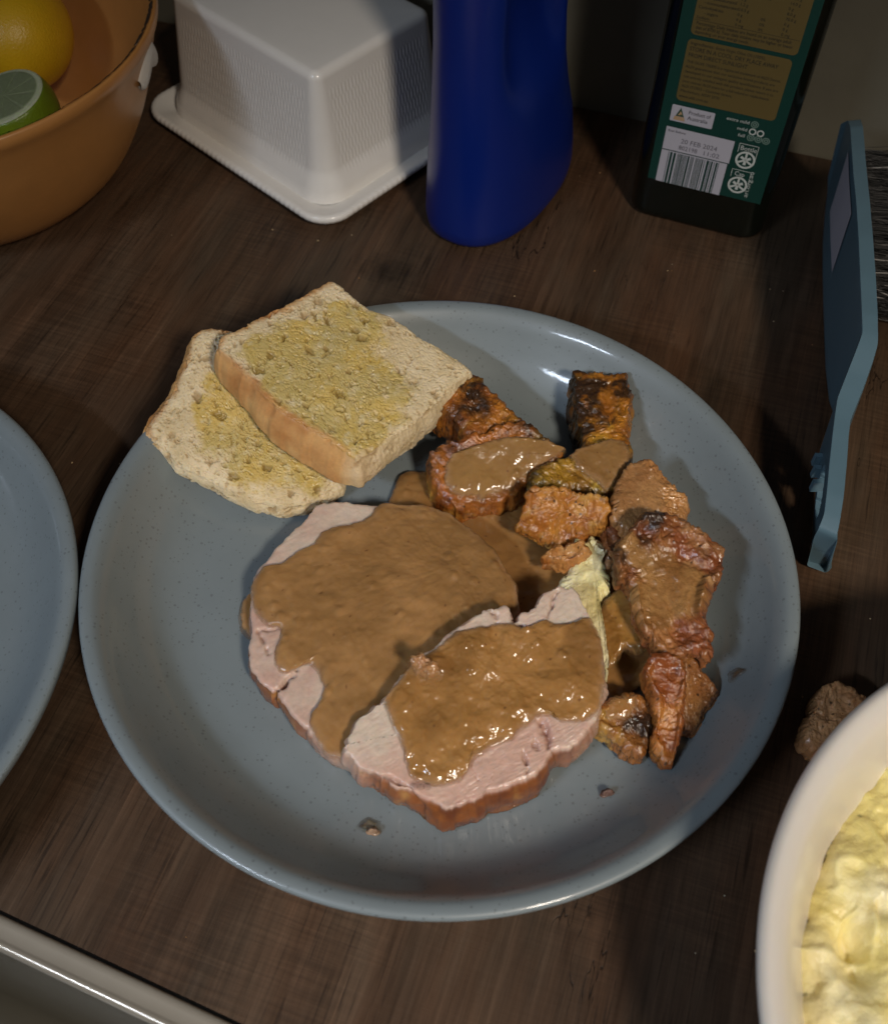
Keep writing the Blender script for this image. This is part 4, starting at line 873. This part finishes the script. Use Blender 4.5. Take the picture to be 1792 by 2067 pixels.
# ------------------------------------------------------------------ oil bottle with printed label
OP = np.array([.095, .192]); OE = np.array([.93935732, -.34293997]); ON = np.array([.34293997, .93935732])
def ob(x, y, z): q = OP+OE*x/1000+ON*y/1000; return (q[0], q[1], z/1000)
def text_mesh(body, x, z, h, y, align='LEFT', sx=1., rot=0, maxw=None, space=1.):
    cu = bpy.data.curves.new('lettering', 'FONT'); cu.body = body; cu.size = 1; cu.align_x = align; cu.resolution_u = 2; cu.space_character = space
    o = bpy.data.objects.new('lettering', cu); S.collection.objects.link(o); dg = bpy.context.evaluated_depsgraph_get()
    me = bpy.data.meshes.new_from_object(o.evaluated_get(dg)); v = np.array([q.co[:2] for q in me.vertices]); f = [tuple(p.vertices) for p in me.polygons]
    bpy.data.objects.remove(o); bpy.data.curves.remove(cu); bpy.data.meshes.remove(me)
    v = v*h/.70; v[:, 0] *= sx
    if maxw and (v[:, 0].max()-v[:, 0].min()) > 0: v[:, 0] *= maxw/(v[:, 0].max()-v[:, 0].min())
    c, s_ = math.cos(rot), math.sin(rot); v = np.c_[v[:, 0]*c-v[:, 1]*s_, v[:, 0]*s_+v[:, 1]*c]
    return [ob(x+q[0], y, z+q[1]) for q in v], f
class Join:
    def __init__(s): s.V = []; s.F = []
    def add(s, VF):
        V, F = VF; k = len(s.V); s.V += [tuple(v) for v in V]; s.F += [tuple(i+k for i in f) for f in F]; return s
def quad(x0, x1, z0, z1, y, r=0):
    if not r: return [ob(x0, y, z0), ob(x1, y, z0), ob(x1, y, z1), ob(x0, y, z1)], [(0, 1, 2, 3)]
    out = []
    for cx, cz, s_ in ((x1-r, z0+r, -90), (x1-r, z1-r, 0), (x0+r, z1-r, 90), (x0+r, z0+r, 180)):
        for k in range(6): a = R_(s_+18*k); out.append(ob(cx+r*math.cos(a), y, cz+r*math.sin(a)))
    return out, [tuple(range(len(out)))]
def annulus(x, z, r0, r1, y, n=28):
    V = []; F = []
    for k in range(n):
        a = 2*math.pi*k/n; V += [ob(x+r0*math.cos(a), y, z+r0*math.sin(a)), ob(x+r1*math.cos(a), y, z+r1*math.sin(a))]
    for k in range(n): j = (k+1) % n; F.append((2*k, 2*k+1, 2*j+1, 2*j))
    return V, F
def build_oil():
    W_, D_ = 67., 66.; x0, x1 = -2.6, 66.5
    c = ob(32.5, D_/2, 0)
    t = thing('oil_bottle', 'square dark glass olive oil bottle with a green and gold back label', 'bottle', (c[0], c[1], 0))
    V = []; prof = [(0, -3.2), (.6, -1.6), (2, -.6), (4, -.1), (7, 0), (60, 0), (120, 0), (175, 0), (190, -3), (203, -11), (212, -19), (220, -22), (262, -22.5), (266, -21), (270, -21)]
    nc = 10
    for z, off in prof:
        r = 9.5 if off > -5 else min(30+off, 9.5+(-off-5)*.25) ; r = min(r, (67.5+2*off)/2-.01); a0, a1, b0, b1 = x0-off, x1+off, -off, D_+off
        for cx, cy, s_ in ((a1-r, b0+r, -90), (a1-r, b1-r, 0), (a0+r, b1-r, 90), (a0+r, b0+r, 180)):
            for k in range(nc+1): a = R_(s_+90*k/nc); V.append(ob(cx+r*math.cos(a), cy+r*math.sin(a), z))
    n = 4*(nc+1); F = []
    for j in range(len(prof)-1):
        for k in range(n): F.append((j*n+k, j*n+(k+1) % n, (j+1)*n+(k+1) % n, (j+1)*n+k))
    F.append(tuple(range(n))[::-1]); F.append(tuple((len(prof)-1)*n+k for k in range(n)))
    mesh('glass_body', V, F, M_glass, t)
    V, F = lathe([(0, .300), (.0145, .300), (.0155, .298), (.0155, .268), (.0130, .2665)], (c[0], c[1], 0), 40); mesh('cap', V, F, M_green, t)
    V, F = [], []
    lx = [(4.8, -.30), (30, -.30), (61.6, -.30)]
    for z in (24.5, 168):
        for x, y in lx: V.append(ob(x, y, z))
    m = len(lx); F = [(i, i+1, m+i+1, m+i) for i in range(m-1)]
    lab = mesh('label', V, F, M_green, t)
    mesh('gold_panel', *quad(10.3, 56.6, 69.9, 100.4, -.42, 2.2), M_gold, lab, smooth=False)
    mesh('gold_panel', *quad(10.5, 57.5, 102.4, 150, -.42, 2.2), M_gold, lab, smooth=False)
    mesh('white_panel', *quad(9.5, 29.8, 58.8, 67.3, -.42, .5), M_lwhite, lab, smooth=False)
    j = Join(); j.add(quad(8.9, 41.8, 43.0, 55.4, -.42)); j.add(quad(8.9, 41.2, 24.2, 42.7, -.42)); mesh('white_panel', j.V, j.F, M_lwhite, lab, smooth=False)
    y = -.50; k = Join()
    def T(s, x, z, h, w_=None, al='LEFT', J=k, rot=0, yy=y): J.add(text_mesh(s, x, z, h, yy, al, maxw=w_, rot=rot))
    # nutrition table rows
    rows = [('Sodium', 11.6, 109.9), ('- sugars', 14.6, 112.2), ('Carbohydrate', 11.6, 114.5), ('- monounsaturated', 13.6, 116.8), ('- polyunsaturated', 13.6, 119.1), ('- trans', 13.6, 121.4), ('- saturated', 13.6, 123.7), ('Fat, total', 11.6, 126), ('Protein', 11.6, 128.3)]
    for i, (s, x, z) in enumerate(rows):
        T(s, x, z, 1.35)
        a, b_, d_ = (('0 mg', '0%', '0 mg'), ('0 g', '0%', '0 g'), ('0 g', '0%', '0 g'), ('10.5 g', '', '70.0 g'), ('1.2 g', '', '8.0 g'), ('0 g', '', '0 g'), ('2.1 g', '9%', '14.0 g'), ('13.8 g', '20%', '92.0 g'), ('0 g', '0%', '0 g'))[i]
        T(a, 28.5, z, 1.3)
        if b_: T(b_, 38.5, z, 1.3)
        T(d_, 48.5, z, 1.3)
    k.add(quad(11.2, 56.8, 109.25, 109.4, y))
    T('Percentage Daily Intakes are based on an average adult', 12.2, 107.2, 1.5, 41.5)
    T('diet of 8700 kJ. Your daily intakes may be higher or lower', 12.2, 105.2, 1.5, 42.5)
    T('depending on your energy needs.', 12.2, 103.3, 1.4, 24)
    T('Ingredients:', 11.7, 97.8, 1.5, 10.2); T('Extra Virgin Olive Oil (100%).', 23, 97.8, 1.45, 22)
    T('STORE IN A COOL, DRY PLACE AWAY', 11.7, 94.9, 2.0, 39.5)
    T('FROM DIRECT SUNLIGHT', 11.7, 91.9, 2.0, 26.5)
    for i, (s, w_) in enumerate((('THE OLIVE TREE\u00ae is a registered trademark of ALDI Stores.', 42.5), ('ALDI guarantees that our exclusive brand products are', 40.5), ('developed to our stringent quality specifications. If you are', 42.5), ('not entirely satisfied with this product, please return it to', 41), ('your nearest ALDI store for a full refund or replacement.', 40), ('ALDI STORES \u2013 Customer Service,', 23.5), ('Minchinbury, NSW 2770', 18))):
        T(s, 11.6, 89.0-i*2.42, 1.35, w_)
    T('www.aldi.com.au', 11.5, 71.7, 1.45, 13.5)
    T('Product of', 17.6, 63.9, 2.0, 10.4); T('Australia', 17.6, 61.0, 2.0, 9.6)
    T('Best Before:', 9.9, 52.9, 1.25, 8.6)
    mesh('lettering', k.V, k.F, M_ink, lab, smooth=False)
    k2 = Join(); T('20 FEB 2024', 17.0, 47.9, 2.5, 17.5, J=k2); T('802198', 16.6, 44.3, 2.4, 9.0, J=k2); T('11:02', 28.2, 44.3, 2.4, 7.6, J=k2)
    mesh('date_print', k2.V, k2.F, M_inkdot, lab, smooth=False)
    # barcode
    rb = random.Random(5); k3 = Join(); x = 12.4
    while x < 37.8:
        w_ = rb.choice((.28, .32, .55, .85, .30, 1.1)); k3.add(quad(x, x+w_, 24.2, 42.0, y)); x += w_+rb.choice((.28, .35, .6, .3, .85))
    k3.add(quad(8.9, 41.5, 42.55, 42.85, y)); mesh('barcode', k3.V, k3.F, M_green, lab, smooth=False)
    # kangaroo style triangle mark, simplified, with the gold bars below
    k4 = Join(); k4.add(([ob(11.9, y, 61.7), ob(15.9, y, 61.7), ob(13.8, y, 66.4)], [(0, 1, 2)])); mesh('triangle_mark', k4.V, k4.F, M_logo, lab, smooth=False)
    k5 = Join()
    for q in (59.6, 60.3, 61.0): k5.add(quad(11.1+(q-59.6)*.25, 16.6-(q-59.6)*.25, q, q+.62, y))
    k5.add(([ob(12.9, y-.06, 62.4), ob(13.4, y-.06, 62.3), ob(14.6, y-.06, 63.0), ob(15.1, y-.06, 62.6), ob(14.4, y-.06, 63.9), ob(13.7, y-.06, 64.6), ob(13.6, y-.06, 63.6)], [tuple(range(7))]))
    mesh('bar_mark', k5.V, k5.F, M_logoy, lab, smooth=False)
    # pale writing and rings on the green
    k6 = Join(); T('extra mild', 35.2, 65.7, 1.7, 10.6, J=k6); T('mild', 41.0, 61.9, 1.6, 4.6, J=k6); T('full', 42.3, 58.6, 1.6, 3.1, J=k6)
    T('Bottle', 45.0, 51.9, 2.4, 7.6, J=k6); T('Cap', 45.6, 37.6, 2.5, 4.7, J=k6)
    T('arl.org.au', 54.6, 26.6, 2.1, 14.6, J=k6, rot=R_(90))
    for bx, bz, bw, bt in ((44.2, 50.4, 9.2, 55.4), (44.0, 36.6, 9.4, 41.0)):
        k6.add(quad(bx, bx+bw, bt-.25, bt, y)); k6.add(quad(bx, bx+.25, bz, bt, y)); k6.add(quad(bx+bw-.25, bx+bw, bz-2.2, bt, y))
    for cx, cz in ((48.8, 46.9), (48.5, 32.5)):
        k6.add(annulus(cx, cz, 3.7, 4.7, y))
        for q in range(3):
            a = R_(90+120*q); 
            for da, rr, ww in ((0, 3.9, .42), (R_(60), 2.7, .55)):
                c_, s_ = math.cos(a+da), math.sin(a+da)
                k6.add(([ob(cx-s_*ww, y, cz+c_*ww), ob(cx+s_*ww, y, cz-c_*ww), ob(cx+c_*rr+s_*ww*1.3, y, cz+s_*rr-c_*ww*1.3), ob(cx+c_*rr-s_*ww*1.3, y, cz+s_*rr+c_*ww*1.3)], [(0, 1, 2, 3)]))
    mesh('pale_lettering', k6.V, k6.F, M_inkw, lab, smooth=False)
    k7 = Join(); k8 = Join()
    for cx, cz in ((48.5, 66.2), (48.3, 59.2), (51.9, 59.2), (55.5, 59.2)): k7.add(annulus(cx, cz, 1.35, 1.75, y)); k7.add(annulus(cx, cz, .5, .9, y))
    for cx, cz in ((48.4, 62.4), (52.1, 62.4)): k8.add(annulus(cx, cz, 1.1, 1.7, y))
    mesh('faint_ring', k7.V, k7.F, M_inkg, lab, smooth=False); mesh('bright_ring', k8.V, k8.F, M_inkw, lab, smooth=False)
build_oil()

# ------------------------------------------------------------------ hand brush lying on its long edge
def build_brush():
    Zs = lambda x, y: (1463.5+x*.4882, 201.9+y*.4882)
    # stations: left px, right px, z top, z bottom
    st = [((478, 96), (556, 92), .050, .016), ((505, 82), (560, 84), .055, .010), ((515, 110), (572, 140), .058, .006), ((521, 200), (580, 240), .060, .003), ((528, 300), (592, 360), .061, .002), ((540, 420), (605, 480), .062, .001), ((549, 560), (618, 620), .062, .001), ((556, 720), (630, 780), .061, .001), ((563, 880), (637, 930), .059, .003),
          ((566, 960), (638, 1000), .057, .006), ((548, 1010), (620, 1070), .055, .008), ((505, 1120), (580, 1180), .050, .010), ((462, 1230), (527, 1310), .046, .010), ((452, 1300), (517, 1380), .044, .009), ((440, 1400), (510, 1480), .042, .008), ((428, 1510), (500, 1590), .040, .007), ((418, 1620), (488, 1690), .038, .006), ((408, 1710), (474, 1780), .035, .005), ((378, 1785), (462, 1815), .031, .004), ((362, 1815), (452, 1850), .024, .004), ((350, 1845), (442, 1872), .017, .004)]
    S_ = []
    for a, b_, zt, zb in st:
        S_.append((*P(*Zs(*a), zt)[:2], *P(*Zs(*b_), zt)[:2], zt, zb))
    S_ = np.array(S_)
    # the two edges, station by station, smoothed and resampled along y
    A = S_[:, :2]; B = S_[:, 2:4]
    def along(Q, z):
        d = np.r_[0, np.cumsum(np.linalg.norm(np.diff(Q, axis=0), axis=1))]; d /= d[-1]; return d
    dA, dB = along(A, 0), along(B, 0); n = 260; tt = np.linspace(0, 1, n)
    a = np.stack([np.interp(tt, dA, A[:, k]) for k in range(2)], 1); b_ = np.stack([np.interp(tt, dB, B[:, k]) for k in range(2)], 1)
    zt = np.interp(tt, dA, S_[:, 4]); zb = np.interp(tt, dA, S_[:, 5])
    for _ in range(2):
        for q in (a, b_): q[1:-1] = (q[:-2]+2*q[1:-1]+q[2:])/4
        zt[1:-1] = (zt[:-2]+2*zt[1:-1]+zt[2:])/4; zb[1:-1] = (zb[:-2]+2*zb[1:-1]+zb[2:])/4
    c0 = (a[n//2]+b_[n//2])/2
    t = thing('hand_brush', 'grey blue plastic hand brush with black bristles standing on its long edge by the wall', 'brush', (c0[0], c0[1], 0))
    vv = np.r_[0, .02, .05, np.linspace(.1, .9, 16), .96, .985, 1]; m = len(vv)
    ri = np.array([.10, .03, .0]+[0]*16+[.0, .01, .035])
    lean = .004
    V = []
    for side in (0, 1):
        for i in range(n):
            w_ = b_[i]-a[i]; p, q = (a[i], b_[i])
            for j in range(m):
                f = ri[j] if side == 0 else 1-ri[j]; xy = p+w_*f; z = zb[i]+(zt[i]-zb[i])*vv[j]
                V.append((xy[0]+lean*(1-vv[j]), xy[1]+lean*.2*(1-vv[j]), z))
    NN = n*m; ids = lambda s_, i, j: s_*NN+i*m+j; F = []
    i0, i1 = int(n*.83), int(n*.92)
    def hole(i, j):
        u = (i+.5-(i0+i1)/2)/((i1-i0)/2); v = ((vv[j]+vv[j+1])/2-.45)/.28; return u*u+v*v < 1
    for i in range(n-1):
        for j in range(m-1):
            if hole(i, j):
                for di, dj, e in ((-1, 0, ((i, j), (i, j+1))), (1, 0, ((i+1, j+1), (i+1, j))), (0, -1, ((i+1, j), (i, j))), (0, 1, ((i, j+1), (i+1, j+1)))):
                    if not hole(i+di, j+dj): (p, q), (r, s_) = e; F.append((ids(0, p, q), ids(0, r, s_), ids(1, r, s_), ids(1, p, q)))
                continue
            F.append((ids(0, i, j), ids(0, i, j+1), ids(0, i+1, j+1), ids(0, i+1, j))); F.append((ids(1, i, j), ids(1, i+1, j), ids(1, i+1, j+1), ids(1, i, j+1)))
    for i in range(n-1):
        F.append((ids(0, i, m-1), ids(1, i, m-1), ids(1, i+1, m-1), ids(0, i+1, m-1))); F.append((ids(0, i+1, 0), ids(1, i+1, 0), ids(1, i, 0), ids(0, i, 0)))
    for j in range(m-1):
        F.append((ids(0, 0, j), ids(1, 0, j), ids(1, 0, j+1), ids(0, 0, j+1))); F.append((ids(0, n-1, j+1), ids(1, n-1, j+1), ids(1, n-1, j), ids(0, n-1, j)))
    o = mesh('handle', V, F, M_brush, t); o.data.set_sharp_from_angle(angle=R_(38))
    # paper sticker on the back of the block
    def face(px, py, z):      # point on left face at given height near pixel
        q = P(px, py, z)[:2]; i = np.argmin(np.linalg.norm(a-q, axis=1)); return i
    i_a, i_b = face(1696, 305, .056), face(1722, 432, .056); V = []; F = []; k = 0
    for i in range(i_a, i_b+1):
        f_ = (i-i_a)/(i_b-i_a)
        for z in (.022, .034, .046, .0565): V.append((a[i][0]-.0005+lean*(1-z/.06), a[i][1], z))
    cnt = i_b-i_a+1
    for i in range(cnt-1):
        for j in range(3): F.append((i*4+j, i*4+j+1, (i+1)*4+j+1, (i+1)*4+j))
    mesh('sticker', V, F, M_lwhite, t)
    # three small grip ribs near the hanging hole
    for yy in (1478, 1533, 1588):
        q = P(*Zs(402, yy), .018); V = []; F = [(0, 1, 3, 2), (4, 6, 7, 5), (0, 4, 5, 1), (2, 3, 7, 6), (0, 2, 6, 4), (1, 5, 7, 3)]
        i = np.argmin(np.abs(a[:, 1]-q[1])); x = a[i][0]
        for dx in (-.0022, .0030):
            for dy in (-.0011, .0011):
                for dz in (.014, .020): V.append((x+dx+.002, a[i][1]+dy, dz))
        mesh('grip_rib', V, F, M_brush, t, smooth=False)
    # bristles
    rb = np.random.RandomState(4); V = []; F = []; C = []
    ib0, ib1 = face(*Zs(535, 170), .06), face(*Zs(555, 790), .06)
    y0, y1 = P(1778, 616, .008)[1], b_[ib0][1]
    for k in range(5600):
        tuft = (rb.randint(26), rb.randint(7)); yy = y1-(y1-y0)*(tuft[0]+.5)/26+rb.normal(0, .0016); zz_ = .006+.0078*tuft[1]+rb.normal(0, .0010)
        i = np.argmin(np.abs(b_[:, 1]-yy)); x = b_[i][0]-.001
        d = np.array([1, -.10+rb.normal(0, .07), rb.normal(0, .05)+(.0)]); d /= np.linalg.norm(d); bend = rb.normal(0, .004, 2); L_ = .055+rb.rand()*.006
        base = len(V); g = rb.rand()
        for s_ in (0, .33, .66, 1):
            p = np.array([x, yy, zz_])+d*L_*s_+np.array([0, bend[0]-.002, bend[1]])*s_*s_; p[2] = max(p[2], .0006); w_ = .00017 if g < .95 else .00034
            V += [tuple(p+np.array([0, w_, 0])), tuple(p+np.array([0, -w_, 0])), tuple(p+np.array([0, 0, w_*1.4]))]
            cv = (.003 if g < .86 else .010 if g < .965 else .26)*(.7+.8*s_); C += [(cv, cv*.96, cv*.92, 1)]*3
        for q in range(3):
            for e in range(3): f_ = (e+1) % 3; F.append((base+q*3+e, base+q*3+f_, base+(q+1)*3+f_, base+(q+1)*3+e))
    mesh('bristles', V, F, M_brist, t, col=np.array(C), kind='stuff')
build_brush()

# ------------------------------------------------------------------ fruit bowl with citrus
FC = np.array([-.2474, .2123]); FR_ = .1082
FB = [(0, .006), (.04, .007), (.060, .012), (.078, .026), (.090, .045), (.0975, .063), (.1020, .077), (.1045, .0865), (.1060, .0895), (.1078, .0898), (.1086, .0880), (.1084, .0850), (.1062, .0800), (.1035, .072), (.0985, .056), (.0910, .038), (.0800, .020), (.0660, .007), (.058, .0022), (.055, 0), (.050, 0), (.048, .003), (0, .003)]
fb = thing('fruit_bowl', 'orange brown glazed fruit bowl with a dashed dark line round its rim', 'bowl', (*FC, 0))
V, F = lathe(smooth_prof(FB, 5), (*FC, 0), 200); mesh('bowl_body', V, [f[::-1] for f in F], M_terra, fb)
rb = random.Random(9); V = []; F = []; k = 0
while k < 720:                                           # broken dark line on the inner lip
    ln = rb.choice((3, 4, 6, 9, 12)); r0, r1 = .1047, .1068
    wv = rb.uniform(-.0002, .0002); b0 = len(V)
    for q in range(ln+1):
        a = 2*math.pi*(k+q)/720; e = .00035*(q in (0, ln))+rb.uniform(-.00012, .00012)
        V += [(FC[0]+(r0+wv+e)*math.cos(a), FC[1]+(r0+wv+e)*math.sin(a), .0890), (FC[0]+(r1+wv-e)*math.cos(a), FC[1]+(r1+wv-e)*math.sin(a), .09035)]
    for q in range(ln): F.append((b0+2*q, b0+2*q+1, b0+2*q+3, b0+2*q+2))
    k += ln+rb.choice((0, 1, 1))
mesh('rim_line', V, F, M_rimdark, fb, kind='stuff')
# pale lug below the rim
q0 = P(262, 130, .072)[:2]-FC; ang = math.atan2(q0[1], q0[0])
def lug(u, v):
    a = ang+(u-.5)*.26; zc = .0745+.004*math.cos((u-.5)*6); th = v*2*math.pi; rr = .0052*(1-.75*abs(2*u-1)**3)
    r = .1030+rr*.7*math.cos(th)+.0010-(.0745-zc)*0; return (FC[0]+r*math.cos(a), FC[1]+r*math.sin(a), zc+rr*1.6*math.sin(th))
V, F = grid_mesh(28, 17, lug); mesh('lug', V, F, M_cream, fb)
def ball(c, r, fn=None, nu=64, nv=36):
    V = []; F = []
    for j in range(nv+1):
        for i in range(nu):
            th = math.pi*j/nv; ph = 2*math.pi*i/nu; d = np.array([math.sin(th)*math.cos(ph), math.sin(th)*math.sin(ph), math.cos(th)])
            V.append(fn(d) if fn else np.array(c)+d*r)
    for j in range(nv):
        for i in range(nu): k = (i+1) % nu; F.append((j*nu+i, (j+1)*nu+i, (j+1)*nu+k, j*nu+k))
    return np.array(V), F
oc = P(38, 66, .058); V, F = ball(oc, .0285, lambda d: oc+d*np.array([.0265, .0300, .0275])*(1-.03*d[2]**8))
mesh('lemon', V, F, M_orange, None, tag=('round deep yellow citrus fruit against the inside of the bowl', 'citrus fruit'))
lc = P(30, 226, .064); cutn = np.array([-.20, -.10, .96]); cutn /= np.linalg.norm(cutn); lr = .0205; ch = .42
lt = thing('cut_lime', 'green lime with a pale cut face, in front of the yellow fruit in the bowl', 'lime', tuple(lc-np.array([0, 0, lr])))
def lf(d):
    k = d@cutn
    if k > ch:
        e = d-cutn*k; e = e/np.linalg.norm(e+1e-9); return lc+lr*(cutn*ch+e*math.sqrt(1-ch*ch)*min(1., np.linalg.norm(d-cutn*k)/math.sqrt(1-ch*ch)))
    return lc+d*lr
V, F = ball(lc, lr, lf, 90, 60); mesh('peel', V, F, M_lime, lt)
e1 = np.cross(cutn, [0, 0, 1.]); e1 /= np.linalg.norm(e1); e2 = np.cross(cutn, e1); fr = lr*math.sqrt(1-ch*ch); V = []; F = []; C = []
nr_, na = 26, 120
for j in range(nr_+1):
    for i in range(na):
        r = fr*j/nr_; a = 2*math.pi*i/na; seg_ = abs(math.sin(a*4.5)); mem = seg_ < .13
        pith = j/nr_ > .86; c_ = (.46, .50, .33) if pith else (.235, .27, .16) if mem else (.205, .24, .135)
        hgt = .0006+(0 if (pith or mem) else .0004)-(.0006 if j == nr_ else 0)
        V.append(lc+cutn*(lr*ch+hgt)+(e1*math.cos(a)+e2*math.sin(a))*r); C.append((*c_, 1))
for j in range(nr_):
    for i in range(na): k = (i+1) % na; F.append((j*na+i, (j+1)*na+i, (j+1)*na+k, j*na+k))
mesh('cut_face', V, F, M_limef, lt, col=np.array(C))
